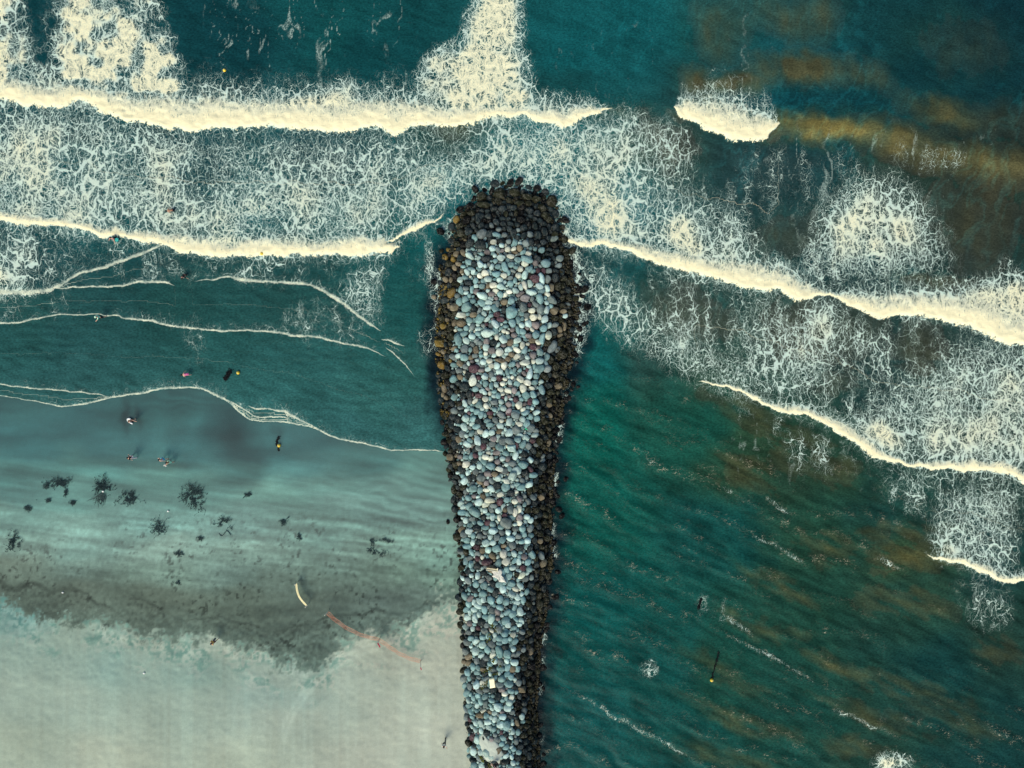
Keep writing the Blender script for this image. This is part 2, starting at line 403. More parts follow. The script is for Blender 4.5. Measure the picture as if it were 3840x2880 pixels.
# foam cover: density, edge softness, outline (photograph pixels)
FOAM = [
    (.80, 60, [(-400, -400), (60, -400), (170, 60), (160, 200), (230, 260), (360, 330), (700, 400), (760, 420), (700, 470), (300, 400), (-400, 380)]),
    (.66, 40, [(-400, -300), (60, -200), (70, 110), (110, 200), (160, 300), (0, 380), (-400, 360)]),
    (.74, 35, [(200, -400), (590, -400), (600, 20), (620, 90), (660, 190), (700, 240), (690, 330), (720, 400), (420, 420), (200, 330), (205, 180)]),
    (.92, 40, [(150, 300), (400, 330), (700, 385), (960, 390), (1120, 360), (1300, 300), (1330, 370), (1400, 420), (1560, 400), (1600, 350), (2000, 370), (2180, 400), (2160, 440), (1500, 470), (900, 470), (500, 430), (0, 370), (-400, 330), (-400, 280)]),
    (.62, 24, [(1250, 330), (1270, 285), (1310, 275), (1360, 330), (1380, 400), (1240, 420)]),
    (.55, 24, [(990, 380), (1010, 320), (1060, 300), (1080, 270), (1110, 330), (1130, 400)]),
    (.78, 30, [(1560, 390), (1555, 290), (1580, 200), (1650, 170), (1740, 160), (1780, 130), (1840, 150), (1970, 200), (1990, 260), (1990, 330), (2020, 390), (1900, 430), (1600, 420)]),
    (.74, 30, [(1740, 170), (1740, 60), (1790, 0), (1820, -120), (1930, -120), (1950, 60), (1960, 170), (1900, 230), (1780, 220)]),
    (.60, 26, [(2010, 400), (2060, 375), (2170, 380), (2200, 410), (2130, 430)]),
    (.56, 70, [(-400, 400), (0, 400), (300, 410), (760, 500), (1200, 490), (1480, 520), (1500, 900), (900, 960), (500, 890), (0, 820), (-400, 800)]),
    (.66, 80, [(-400, 420), (350, 430), (520, 640), (420, 800), (-400, 760)]),
    (.74, 50, [(-400, 700), (250, 740), (520, 820), (760, 900), (1500, 880), (1480, 950), (900, 960), (400, 880), (-400, 800)]),
    (.84, 36, [(560, 860), (760, 880), (1100, 870), (1480, 890), (1470, 945), (900, 958), (640, 920)]),
    (.58, 60, [(1480, 500), (1800, 470), (2150, 470), (2300, 430), (2440, 450), (2460, 700), (2480, 900), (2130, 900), (2000, 680), (1750, 690), (1620, 830), (1480, 900)]),
    (.74, 50, [(2050, 620), (2220, 600), (2420, 780), (2480, 960), (2260, 930), (2140, 900), (2120, 760)]),
    (.46, 60, [(2420, 430), (2560, 480), (2640, 720), (2760, 800), (2900, 1000), (2600, 1000), (2450, 800)]),
    (.68, 60, [(2440, 850), (2560, 730), (2680, 820), (2760, 920), (3000, 1080), (2900, 1085), (2600, 1010), (2430, 960)]),
    (.80, 40, [(2480, 960), (2660, 960), (2900, 1050), (3030, 1100), (2900, 1100), (2600, 1030)]),
    (.20, 60, [(2840, 560), (3200, 560), (3300, 650), (3320, 800), (3000, 800), (2800, 900), (2700, 700)]),
    (.70, 70, [(3080, 820), (3180, 720), (3340, 660), (3480, 800), (3530, 960), (3400, 1040), (3200, 1000), (3100, 1040)]),
    (.85, 40, [(3180, 790), (3260, 770), (3330, 860), (3300, 930), (3190, 900)]),
    (.42, 60, [(2960, 900), (3150, 900), (3560, 940), (3550, 1060), (3100, 1110), (2960, 1060)]),
    (.30, 40, [(3300, 540), (3500, 560), (3650, 590), (3640, 640), (3400, 640)]),
    (.82, 36, [(3300, 1130), (3400, 1080), (3540, 1130), (3600, 1100), (3640, 1060), (3720, 1040), (4240, 1080), (4240, 1370), (3780, 1290), (3600, 1200), (3400, 1185)]),
    (.74, 50, [(3640, 1090), (3740, 1040), (4240, 1060), (4240, 1340), (3840, 1250), (3700, 1180)]),
    (.36, 30, [(3730, 960), (3800, 980), (3800, 1040), (3720, 1040)]),
    (.45, 60, [(2170, 950), (2600, 1060), (3000, 1160), (3400, 1220), (3840, 1320), (4240, 1400), (4240, 1860), (3800, 1780), (3400, 1730), (3250, 1680), (3000, 1520), (2650, 1430), (2400, 1290), (2200, 1180), (2150, 1080)]),
    (.66, 70, [(2150, 1010), (2240, 1000), (2330, 1120), (2560, 1280), (2900, 1420), (3020, 1490), (2800, 1470), (2560, 1360), (2330, 1230), (2180, 1120)]),
    (.70, 50, [(3020, 1130), (3150, 1140), (3130, 1300), (3060, 1500), (2960, 1480), (3000, 1300)]),
    (.66, 90, [(3500, 1330), (3840, 1310), (4240, 1400), (4240, 1850), (3600, 1760), (3300, 1700), (3240, 1600), (3400, 1480)]),
    (.80, 40, [(3150, 1560), (3320, 1560), (3440, 1640), (3500, 1720), (3400, 1728), (3260, 1690)]),
    (.72, 40, [(2700, 1440), (3000, 1510), (3150, 1600), (3120, 1600), (2880, 1500)]),
    (.24, 50, [(2640, 1450), (2800, 1480), (3250, 1720), (3260, 1800), (3100, 1800), (2960, 1680), (2760, 1560)]),
    (.33, 50, [(2930, 1570), (3060, 1600), (3150, 1680), (3120, 1790), (2990, 1760)]),
    (.36, 60, [(3300, 1740), (3540, 1770), (3840, 1820), (4240, 1900), (4240, 2050), (3800, 1950), (3500, 1900), (3320, 1900)]),
    (.52, 40, [(3520, 1850), (3640, 1830), (3800, 1850), (3790, 2170), (3680, 2140), (3560, 2100), (3500, 2060)]),
    (.66, 24, [(3500, 2040), (3560, 2010), (3640, 2060), (3780, 2130), (3790, 2180), (3640, 2120), (3540, 2098)]),
    (.36, 40, [(3610, 2140), (3780, 2190), (3800, 2340), (3640, 2370), (3600, 2260)]),
    (.42, 50, [(-400, 840), (60, 850), (360, 880), (560, 930), (480, 980), (300, 1030), (180, 1090), (-400, 1110)]),
    (.70, 40, [(-400, 940), (20, 950), (110, 1040), (150, 1090), (0, 1104), (-400, 1110)]),
    (.28, 50, [(420, 930), (800, 970), (1250, 960), (1430, 960), (1400, 1060), (1180, 1060), (860, 1040), (560, 1050), (330, 1060), (480, 980)]),
    (.42, 30, [(500, 1000), (620, 1000), (640, 1050), (500, 1060)]),
    (.55, 24, [(860, 1040), (930, 985), (990, 970), (940, 1050), (890, 1052)]),
    (.52, 36, [(1260, 1080), (1400, 990), (1440, 1000), (1400, 1120), (1430, 1235), (1330, 1170)]),
    (.38, 40, [(1040, 1240), (1130, 1130), (1230, 1110), (1330, 1200), (1390, 1290), (1250, 1280)]),
    (.16, 50, [(-100, 1110), (300, 1090), (300, 1190), (-100, 1220)]),
    (.34, 20, [(540, 1190), (700, 1215), (760, 1235), (640, 1225)]),
    (.30, 30, [(1560, 1180), (1640, 1180), (1640, 1350), (1580, 1340)]),
    (.34, 40, [(1520, 950), (1650, 880), (1680, 1010), (1650, 1150), (1580, 1120)]),
    (.30, 16, [(560, 1470), (700, 1430), (800, 1455), (870, 1500), (760, 1462), (620, 1464)]),
    (.24, 40, [(700, 1180), (760, 1180), (760, 1390), (700, 1390)]),
    (.22, 40, [(2370, 1120), (2210, 1180), (2150, 1160), (2150, 1080), (2300, 1060)]),
    (.20, 30, [(2100, 1300), (2160, 1270), (2150, 1400), (2110, 1400)]),
    (.34, 14, [(2390, 2480), (2460, 2475), (2470, 2530), (2400, 2545)]),
    (.72, 20, [(3270, 2850), (3320, 2825), (3400, 2840), (3430, 2870), (3300, 2900)]),
    (.28, 30, [(2620, 2230), (2720, 2230), (2720, 2330), (2640, 2340)]),
    (.30, 20, [(2000, 2430), (2040, 2440), (2030, 2530), (2000, 2510)]),
    (.36, 16, [(1985, 2740), (2030, 2720), (2040, 2860), (1985, 2860)]),
    (.52, 26, [(1690, 830), (1760, 720), (1900, 650), (2020, 660), (2150, 760), (2180, 900), (2090, 860), (2060, 740), (1900, 720), (1790, 740), (1720, 800)]),
    (.40, 16, [(640, 970), (690, 970), (700, 1040), (640, 1030)]),
]
# dark windows in the foam: strength, softness, outline
HOLES = [
    (.5, 24, [(1500, 520), (1780, 480), (1800, 540), (1700, 620), (1560, 640)]), (.45, 30, [(180, 560), (320, 540), (330, 680), (220, 700)]), (.5, 26, [(650, 620), (760, 600), (780, 760), (680, 740)]),
    (.45, 26, [(1080, 560), (1180, 560), (1200, 700), (1100, 680)]), (.4, 26, [(440, 560), (520, 580), (540, 700), (450, 700)]), (.55, 40, [(2300, 1010), (2620, 1090), (2900, 1160), (2900, 1230), (2600, 1200), (2330, 1090)]),
    (.5, 40, [(2500, 640), (2640, 600), (2700, 760), (2560, 760)]), (.5, 50, [(2650, 1200), (2900, 1260), (2920, 1360), (2700, 1330)]), (.45, 40, [(3600, 1450), (3720, 1430), (3760, 1560), (3640, 1580)]),
    (.92, 26, [(85, -400), (195, -400), (180, 160), (200, 240), (130, 250), (95, 120)]),
    (1.0, 30, [(690, -400), (1560, -400), (1700, -60), (1720, 90), (1600, 180), (1540, 300), (1530, 380), (1400, 390), (1360, 300), (1300, 260), (1240, 310), (1180, 330), (1040, 330), (960, 340), (790, 385), (730, 380), (700, 330), (690, 200), (640, 60)]),
    (.55, 24, [(560, 440), (760, 510), (880, 490), (1000, 500), (1240, 500), (1450, 530), (1430, 560), (1000, 530), (780, 560), (560, 490)]),
    (.45, 40, [(760, 560), (1000, 520), (1060, 640), (900, 760), (760, 720)]),
    (.70, 20, [(870, 830), (1090, 815), (1080, 850), (930, 860)]),
    (.60, 20, [(655, 760), (690, 770), (690, 810), (650, 800)]),
    (.6, 30, [(3330, 1220), (3540, 1240), (3530, 1400), (3380, 1380)]),
    (.5, 60, [(3040, 1390), (3200, 1330), (3420, 1400), (3300, 1480), (3100, 1520)]),
    (.9, 20, [(3420, 1040), (3600, 1030), (3560, 1130), (3500, 1100), (3420, 1090)]),
]
STREAKS = [(2000, 20, 2500, 380, .5), (2950, 600, 3560, 960, .7), (3560, 640, 3840, 960, .35), (2180, 480, 2500, 900, .4), (2700, 1520, 3300, 1850, .6), (3300, 1760, 3840, 2150, .5), (3560, 2180, 3840, 2380, .6), (2540, 20, 3000, 400, .55), (760, -60, 1560, 340, 1.0), (2000, 230, 2500, 420, .6), (2850, 470, 3750, 720, .8), (3180, 360, 3330, 520, .24), (3480, 300, 3800, 440, .28), (2640, 370, 2860, 450, .3)]


def foam_map():
    F = np.zeros(GX.shape)
    vs = np.clip((fbm(GX / 30.0 + 1.2 * fbm(GX / 90.0, GY / 90.0, 2, 55), GY / 190.0, 3, 57) - .36) * 3.2, 0, 1.25)
    for d, r, pts in FOAM:
        m = d * poly_map(pts, r)
        F = np.maximum(F, m * (.35 + .75 * vs) if d < .46 else m)
    for d, r, pts in HOLES:
        F *= 1 - d * poly_map(pts, r)
    nz = fbm(GX / 95.0, GY / 170.0, 4, 31)
    F = F * (0.52 + 0.96 * nz)
    nz2 = fbm(GX / 52.0, GY / 46.0, 3, 37)
    big = poly_map(FOAM[2][2], 40) + poly_map(FOAM[1][2], 40) + 0.35 * poly_map(FOAM[6][2], 40)
    F = F + np.clip(big, 0, 1) * (nz2 - 0.56) * 1.5
    return np.clip(F, 0, 1.0)


def build_water():
    xs = axis(-74, 74, 0.165, 3500); ys = axis(-57, 57, 0.165, 3500)
    X, Y, q = grid(xs, ys)
    px, py = to_px(X, Y)
    n1 = fbm(X / 1.6, Y / 1.6, 3, 3); n2 = fbm(X / 7, Y / 7, 3, 5)
    jx = px + (fbm(X / 2.2, Y / 2.2, 4, 91) - .5) * 26
    jy = py + (n1 - .5) * 30
    U1, W1 = front_fields(jx, jy, MAJOR)
    U2, W2 = front_fields(px + (n1 - .5) * 6, py + (fbm(X / 1.1, Y / 1.1, 3, 8) - .5) * 10, THIN)
    # shore distance, seaward positive
    us = (shore_py(np.clip(px, -400, 1650)) - py) / PPM
    west = px < (gr_L(py) + gr_R(py)) / 2
    damp = np.where(west, sstep(0.0, 7.0, us), 1.0)
    # --- heights
    Z = np.zeros_like(X)
    hb = np.where(W1 > 0, 0.17 * np.sqrt(np.maximum(W1, 0)), 0) * np.where(U1 < -50, 0, 1)
    prof = sstep(-0.30, 0.45, U1) * np.exp(-np.maximum(U1, 0) / (2.2 + 2.2 * W1))
    Z += hb * prof
    inb = sstep(-.1, .3, U1) * (1 - sstep(W1 * .9, W1 * 1.8 + .3, U1)) * (W1 > 0)
    Z += inb * (fbm(X / .75, Y / .75, 3, 77) - .5) * .20
    # lagoon chop on the lee side of the groyne
    dx = fbm(X / 9, Y / 9, 3, 15) * 5 - 2.5
    east = sstep(-60, 60, px - (gr_R(py) - 20)) * sstep(-250, 200, py - np.interp(px, [2000, 2640, 3250, 3840], [1250, 1500, 1830, 2000]))
    ph = (X * 0.42 + Y * 0.91 + dx * .8)
    wv = np.sin(2 * np.pi * ph / 3.6 + 3 * n2) * .5 + np.sin(2 * np.pi * (X * .30 + Y * .95 + dx) / 2.1 + 5 * n2) * .28 + (fbm((X * .9 - Y * .42) / 3.2, (X * .42 + Y * .91) / .85, 4, 19) - .5) * 1.6
    amp = 0.45 + 0.9 * fbm(X / 11, Y / 6, 2, 23)
    Z += 0.085 * east * wv * amp
    # open-sea texture and golden rollers
    sea = sstep(0, 400, 900 - py) * sstep(1900, 2500, px)
    sw = fbm((X * .95 + Y * .3) / 4.5, (Y * .95 - X * .3) / 1.5, 4, 27) - .5
    Z += 0.16 * sea * sw
    for (ax, ay, bx, by, h, s) in [(2920, 480, 3400, 500, .5, 1.0), (3300, 520, 3900, 630, .45, 1.1), (2600, 300, 2900, 300, .3, .9), (2860, 250, 3260, 270, .35, 1.1), (3400, 420, 3700, 440, .3, 1.0), (3360, 1010, 3580, 1015, .3, .9)]:
        t = np.clip((px - ax) / (bx - ax), 0, 1); yy = ay + (by - ay) * t + (n2 - .5) * 50
        en = sstep(ax - 80, ax + 60, px) * (1 - sstep(bx - 60, bx + 80, px))
        d = (yy - py) / PPM
        Z += h * en * np.where(d < 0, np.exp(-(d / s) ** 2), np.exp(-(d / (s * 3.2)) ** 2))
    Z += damp * 0.035 * (fbm(X / .9, Y / .55, 3, 29) - .5) * 2
    Z += damp * 0.02 * np.sin(2 * np.pi * (Y + 1.2 * n2 * 3) / 1.15) * np.where(west, 1, 0) * fbm(X / 6, Y / 4, 2, 33)
    # --- colour of the water, with painted sun glow
    cm = idw(WATER_A, GX.astype(float) + (fbm(GX / 150, GY / 150, 3, 61) - .5) * 220, GY.astype(float) + (fbm(GX / 150, GY / 150, 3, 62) - .5) * 160)
    col = np.stack([sample(cm[..., i], px, py) for i in range(3)], -1)
    nb = fbm((X * .9 - Y * .42) / 3.0, (X * .42 + Y * .9) / 1.0, 4, 67)
    nbv = fbm(X / 1.5, Y / 4.0, 4, 69)
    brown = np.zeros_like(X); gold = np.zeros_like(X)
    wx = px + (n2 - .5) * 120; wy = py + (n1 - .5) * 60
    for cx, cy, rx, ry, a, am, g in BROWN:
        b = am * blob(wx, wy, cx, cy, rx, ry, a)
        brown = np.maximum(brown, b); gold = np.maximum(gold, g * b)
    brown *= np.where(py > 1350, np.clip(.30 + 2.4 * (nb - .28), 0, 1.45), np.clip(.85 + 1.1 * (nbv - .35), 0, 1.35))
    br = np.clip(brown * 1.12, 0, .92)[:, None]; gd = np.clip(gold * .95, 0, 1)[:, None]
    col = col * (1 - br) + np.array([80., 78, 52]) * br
    col = col * (1 - gd) + np.array([160., 142, 72]) * gd  # golden sun glow on the wave faces, painted into the water colour
    tone = (fbm(X / 2.0, Y / 2.6, 4, 71) - .5) * .50 + (fbm((X * .9 - Y * .42) / 2.4, (X * .42 + Y * .9) / .55, 4, 73) - .5) * np.where(py > 1300, 1.0, .55)
    # drowned rocks seen through the shallows beside the groyne
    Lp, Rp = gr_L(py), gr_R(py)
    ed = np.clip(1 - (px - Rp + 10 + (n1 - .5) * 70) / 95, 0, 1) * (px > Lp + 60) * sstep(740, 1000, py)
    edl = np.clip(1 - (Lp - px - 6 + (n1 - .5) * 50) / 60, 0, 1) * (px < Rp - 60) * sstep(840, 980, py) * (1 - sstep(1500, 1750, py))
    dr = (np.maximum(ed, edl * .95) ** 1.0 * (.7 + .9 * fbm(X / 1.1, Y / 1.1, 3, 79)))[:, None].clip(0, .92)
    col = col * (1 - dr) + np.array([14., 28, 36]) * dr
    nearsea = (1 - sstep(1000, 1500, py))
    wz = fbm((X * .92 - Y * .38) / 1.6 + 2.2 * fbm(X / 4, Y / 4, 3, 221), (X * .38 + Y * .92) / 5.0, 4, 223)
    wr = np.clip(1 - np.abs(wz - .5) / .10, 0, 1) ** 2 * np.clip((fbm(X / 7, Y / 7, 3, 225) - .36) * 4, 0, 1) * nearsea * sstep(1900, 2400, px)
    col = col + (wr * .45)[:, None] * np.array([12., 44, 46])
    lag = sstep(1250, 1650, py) * (px > 2000)
    col = col * (1 + lag[:, None] * np.array([-.05, .0, -.05]))
    nearsh = np.where(west, np.exp(-np.maximum(us, 0) / 3.2), 0)[:, None] * .85
    col = col * (1 - nearsh) + np.array([58., 110, 106]) * nearsh
    we = west * sstep(850, 1050, py)
    col[:, 0] *= np.where(we > .5, 1.0, np.where(brown > .15, 1.0, .78))
    tone = tone * (1 - .4 * we) - .12 * we + we * .10 * np.sin(2 * np.pi * (Y + 3.0 * fbm(X / 7, Y / 5, 3, 231)) / 1.3) * fbm(X / 6, Y / 3, 2, 233)
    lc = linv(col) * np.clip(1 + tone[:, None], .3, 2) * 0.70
    # --- foam
    F = sample(foam_map(), px, py)
    trail = np.where(W1 > 0, np.exp(-np.maximum(U1 - W1, 0) / (0.4 + .5 * W1)) * sstep(-.1, .1, U1) * np.clip(W1 / .7, 0.2, 1), 0)
    F = np.maximum(F, trail * .80)
    t2 = np.where(W2 > 0, np.exp(-np.maximum(U2, 0) / 1.1) * sstep(-.02, .1, U2) * np.clip(W2 / .25, 0, 1), 0)
    F = np.maximum(F, t2 * .26)
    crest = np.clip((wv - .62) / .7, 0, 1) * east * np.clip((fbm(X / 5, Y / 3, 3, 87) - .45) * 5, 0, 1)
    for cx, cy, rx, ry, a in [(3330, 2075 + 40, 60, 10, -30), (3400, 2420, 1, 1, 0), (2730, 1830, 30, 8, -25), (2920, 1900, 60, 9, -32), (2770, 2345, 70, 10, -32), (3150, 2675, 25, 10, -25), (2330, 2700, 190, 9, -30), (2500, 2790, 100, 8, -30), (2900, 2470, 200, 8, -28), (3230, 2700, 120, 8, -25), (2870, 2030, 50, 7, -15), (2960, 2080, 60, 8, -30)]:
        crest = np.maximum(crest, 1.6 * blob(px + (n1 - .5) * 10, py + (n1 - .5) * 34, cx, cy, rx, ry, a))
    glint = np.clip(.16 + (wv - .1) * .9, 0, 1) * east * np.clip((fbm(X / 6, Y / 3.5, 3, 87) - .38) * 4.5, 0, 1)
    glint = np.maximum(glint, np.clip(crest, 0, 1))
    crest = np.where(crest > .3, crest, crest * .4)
    Fc = crest * .17  # crest highlights also painted in as thin foam
    F = np.maximum(F, Fc)
    ring = np.maximum(np.exp(-((px - Rp - 6) / 34) ** 2) * sstep(760, 860, py) * (1 - sstep(1250, 1420, py)), np.exp(-((px - Lp + 8) / 34) ** 2) * sstep(760, 840, py) * (1 - sstep(1150, 1420, py)) * .55 * np.clip((fbm(X / 2.4, Y / 4, 2, 245) - .38) * 5, 0, 1))
    ring = np.maximum(ring, .8 * np.exp(-((px - Rp - 8) / 12) ** 2) * sstep(1400, 1500, py) * (fbm(X / 3, Y / 2, 2, 241) > .56))
    F = np.maximum(F, ring * (.15 + .75 * fbm(X / 1.7, Y / 2.2, 3, 243)))
    thr = np.zeros_like(X)
    wob = fbm(X / 2.4, Y / 3.4, 3, 201) * 2.2 + fbm(X / .8, Y / 1.0, 2, 203) * .35
    r1 = np.clip(1 - np.abs(fbm(X / 1.9 + wob, Y / 20, 2, 205) - .5) / .026, 0, 1) * np.clip((fbm(X / 1.6, Y / 3.4, 3, 207) - .40) * 5, 0, 1)
    r2 = np.clip(1 - np.abs(fbm(X / .9 + wob * 1.3 + 9, Y / 12, 2, 209) - .5) / .040, 0, 1) * np.clip((fbm(X / 1.2, Y / 2.8, 3, 211) - .46) * 5, 0, 1)
    for x0, y0, x1, y1, a in STREAKS:
        thr = np.maximum(thr, a * sample(poly_map([(x0, y0), (x1, y0), (x1, y1), (x0, y1)], 60), px, py))
    thr = thr * np.maximum(r1, r2 * .8)
    me = np_mesh('sea', np.stack([X, Y, Z], -1), q)
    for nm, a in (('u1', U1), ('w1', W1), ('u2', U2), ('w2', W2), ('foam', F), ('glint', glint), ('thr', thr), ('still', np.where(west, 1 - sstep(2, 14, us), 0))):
        fattr(me, nm, a)
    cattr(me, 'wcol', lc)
    return link_mesh('sea_water', me, water_material())


def water_material():
    t = NT('sea_water'); t.flat = True
    pos = t.n('NewGeometry').outputs['Position']
    fl = t.vmath('MULTIPLY', pos, (1, 1, 0))
    u1, w1, u2, w2, foam = (t.attr(a) for a in ('u1', 'w1', 'u2', 'w2', 'foam'))
    wcol = t.attr('wcol', True)
    wa = t.vmath('SCALE', t.vmath('SUBTRACT', t.noise(fl, .55, 3, .55, True), (.5, .5, .5)), 1.7)
    wb = t.vmath('SCALE', t.vmath('SUBTRACT', t.noise(fl, 2.3, 3, .6, True), (.5, .5, .5)), .40)
    pw = t.vmath('ADD', t.vmath('ADD', fl, wa), wb)
    pw = t.vmath('MULTIPLY', pw, (1, .66, 0))
    n_mid = t.noise(fl, .9, 3, .6)
    n_fin = t.noise(fl, 5.0, 3, .65)
    fe = t.math('ADD', foam, t.math('MULTIPLY', t.math('SUBTRACT', n_mid, .5), t.math('MULTIPLY', t.math('ADD', foam, .12), .95)))
    fe = t.math('ADD', fe, t.math('MULTIPLY', t.math('SUBTRACT', n_fin, .5), t.math('MULTIPLY', foam, .5)), None, True)
    gate = t.ss(fe, .04, .20)
    cov = None
    nL = t.noise(fl, .16, 2, .5)
    nM = t.noise(t.vmath('ADD', fl, (40, 9, 0)), .30, 3, .55)
    for sc, w, k, st, v0, v1 in ((.95, 1.0, .215, .70, .35, 1.35), (2.1, .95, .185, .85, 1.2, .75), (4.4, .85, .15, 1.0, 1.35, .55)):
        d = t.voro(t.vmath('MULTIPLY', pw, (1, st, 1)), sc)
        th = t.math('ADD', t.math('MULTIPLY', t.math('MULTIPLY', t.math('POWER', fe, 1.75), t.lr(nL, .32, .68, v0, v1)), k * 1.5), .004)
        c = t.math('MULTIPLY', t.ss(d, th, t.math('MULTIPLY', th, .35)), w)
        cov = c if cov is None else t.math('MAXIMUM', cov, c)
    cov = t.math('MULTIPLY', cov, gate)
    dens = t.ss(fe, .74, 1.08)
    cov = t.math('MAXIMUM', cov, t.math('MULTIPLY', dens, t.lr(n_fin, .3, .7, .55, 1.0)))
    thr = t.math('MULTIPLY', t.math('MULTIPLY', t.ss(t.attr('thr'), .15, .9), t.ss(n_fin, .34, .60)), .55)
    cov = t.math('MAXIMUM', cov, thr)
    mist = t.math('MULTIPLY', t.ss(foam, .22, .85), t.lr(nM, .42, .74, .0, .18))            # thin froth between the threads
    cov2 = t.math('MAXIMUM', cov, mist)
    # breaking fronts
    nA = t.noise(fl, 1.9, 3, .7); nB = t.noise(t.vmath('MULTIPLY', fl, (2.2, .8, 1)), 2.0, 3, .6)
    sc1 = t.math('MINIMUM', t.math('ADD', t.math('MULTIPLY', w1, .6), .08), 1.1)
    uj = t.math('ADD', u1, t.math('MULTIPLY', t.math('ADD', t.math('SUBTRACT', nA, .5), t.math('SUBTRACT', n_fin, .5)), sc1))
    front = t.ss(uj, -.03, .10)
    ub = t.math('ADD', u1, t.math('MULTIPLY', t.math('SUBTRACT', nB, .5), t.math('MULTIPLY', w1, 1.8)))
    back = t.math('SUBTRACT', 1.0, t.ss(ub, t.math('MULTIPLY', w1, .55), t.math('ADD', t.math('MULTIPLY', w1, 1.35), .02)))
    solid = t.math('MULTIPLY', t.math('MULTIPLY', front, back), t.ss(w1, .02, .10))
    uj2 = t.math('ADD', u2, t.math('MULTIPLY', t.math('SUBTRACT', n_fin, .5), t.math('MULTIPLY', w2, 1.6)))
    thin = t.math('MULTIPLY', t.ss(uj2, -.02, .04), t.math('SUBTRACT', 1.0, t.ss(uj2, t.math('MULTIPLY', w2, .55), t.math('ADD', t.math('MULTIPLY', w2, 1.3), .03))))
    thin = t.math('MULTIPLY', t.math('MULTIPLY', thin, t.ss(w2, .0, .05)), t.lr(n_mid, .3, .65, .45, 1.0))
    allf = t.math('MAXIMUM', t.math('MAXIMUM', cov2, solid), thin)
    thick = t.math('MAXIMUM', t.math('MAXIMUM', solid, t.math('MULTIPLY', dens, .9)), t.math('MULTIPLY', t.ss(foam, .45, .9), t.math('MULTIPLY', cov, .9)))
    thick = t.math('MAXIMUM', thick, t.math('MULTIPLY', thin, .6))
    fine = t.noise(fl, 9.0, 3, .7)
    foamc = t.mix(thick, (.52, .65, .55), (.88, .80, .49))
    foamc = t.mix(t.math('MULTIPLY', t.ss(fine, .58, .34), t.math('SUBTRACT', .62, t.math('MULTIPLY', solid, .45))), foamc, (.36, .48, .40))
    behind = t.math('MULTIPLY', t.ss(u1, t.math('MULTIPLY', w1, .35), t.math('ADD', t.math('MULTIPLY', w1, 1.1), .05)), t.ss(nB, .62, .40))
    foamc = t.mix(t.math('MULTIPLY', behind, t.math('MULTIPLY', solid, .85)), foamc, (.47, .52, .42))
    # water
    wn = t.noise(t.vmath('MULTIPLY', fl, (1, 1.7, 1)), 3.0, 4, .72)
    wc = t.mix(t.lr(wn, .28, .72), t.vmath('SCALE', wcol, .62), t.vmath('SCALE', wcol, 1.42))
    basec = t.mix(t.math('MULTIPLY', allf, .97), wc, foamc)
    t.link(t.lr(allf, 0, .6, .22, .9), t.b.inputs['Roughness'])
    t.b.inputs['IOR'].default_value = 1.33
    t.link(t.lr(allf, 0, .6, .07, .03), t.b.inputs['Specular IOR Level'])
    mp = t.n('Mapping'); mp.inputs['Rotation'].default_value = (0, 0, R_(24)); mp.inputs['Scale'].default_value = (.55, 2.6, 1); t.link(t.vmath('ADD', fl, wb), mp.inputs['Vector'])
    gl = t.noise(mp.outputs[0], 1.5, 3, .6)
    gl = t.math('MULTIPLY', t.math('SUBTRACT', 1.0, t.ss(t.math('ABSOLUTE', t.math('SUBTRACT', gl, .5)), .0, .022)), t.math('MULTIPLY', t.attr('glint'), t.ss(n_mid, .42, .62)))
    basec = t.mix(t.math('MULTIPLY', gl, t.ss(n_fin, .35, .6)), basec, (.66, .58, .40))  # sun glints along the crests, painted into the base colour
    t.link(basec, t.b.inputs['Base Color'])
    calm = t.attr('still')
    h = t.math('MULTIPLY', wn, t.lr(calm, 0, 1, .7, .12))
    h = t.math('ADD', h, t.math('MULTIPLY', fine, t.math('MULTIPLY', t.ss(foam, .3, .8), .5)))
    t.link(t.bump(h, .55, .12), t.b.inputs['Normal'])
    return t.m


# ================================================================ SAND
SAND_A = anchors("""-200,1540,52,98,98 0,1530,54,98,98 300,1580,54,100,102 600,1540,54,100,100 850,1620,50,94,96 1100,1660,56,100,102 1350,1720,68,110,108 1600,1730,84,122,116
100,1650,58,108,110 400,1640,60,108,110 700,1680,56,102,104 950,1700,54,98,100 1150,1740,66,108,108
0,1760,78,122,118 300,1730,76,120,116 650,1770,84,124,118 900,1780,66,108,106 1200,1800,94,130,124 1500,1830,104,138,132 1650,1800,96,132,126
0,1860,86,128,124 300,1870,92,132,126 700,1860,94,134,128 1000,1860,100,138,130 1300,1900,106,138,132 1600,1920,108,140,134
0,1950,112,146,138 300,1960,116,148,140 600,1960,108,144,138 900,1960,112,146,140 1200,2000,112,146,138 1500,2050,112,142,132 1680,2080,108,140,130
0,2040,126,156,146 300,2050,118,150,142 600,2050,130,156,146 900,2080,126,154,144 1200,2100,124,152,142 1500,2160,112,138,126 1690,2170,112,140,128
0,2110,108,124,112 300,2130,104,126,118 600,2140,112,136,126 900,2150,116,142,134 1150,2180,116,138,128 1400,2190,110,132,122
0,2160,100,116,106 300,2190,98,112,102 600,2230,94,108,98 900,2240,98,114,104 1200,2250,96,112,104 1450,2250,98,116,110 1600,2220,112,134,126""")
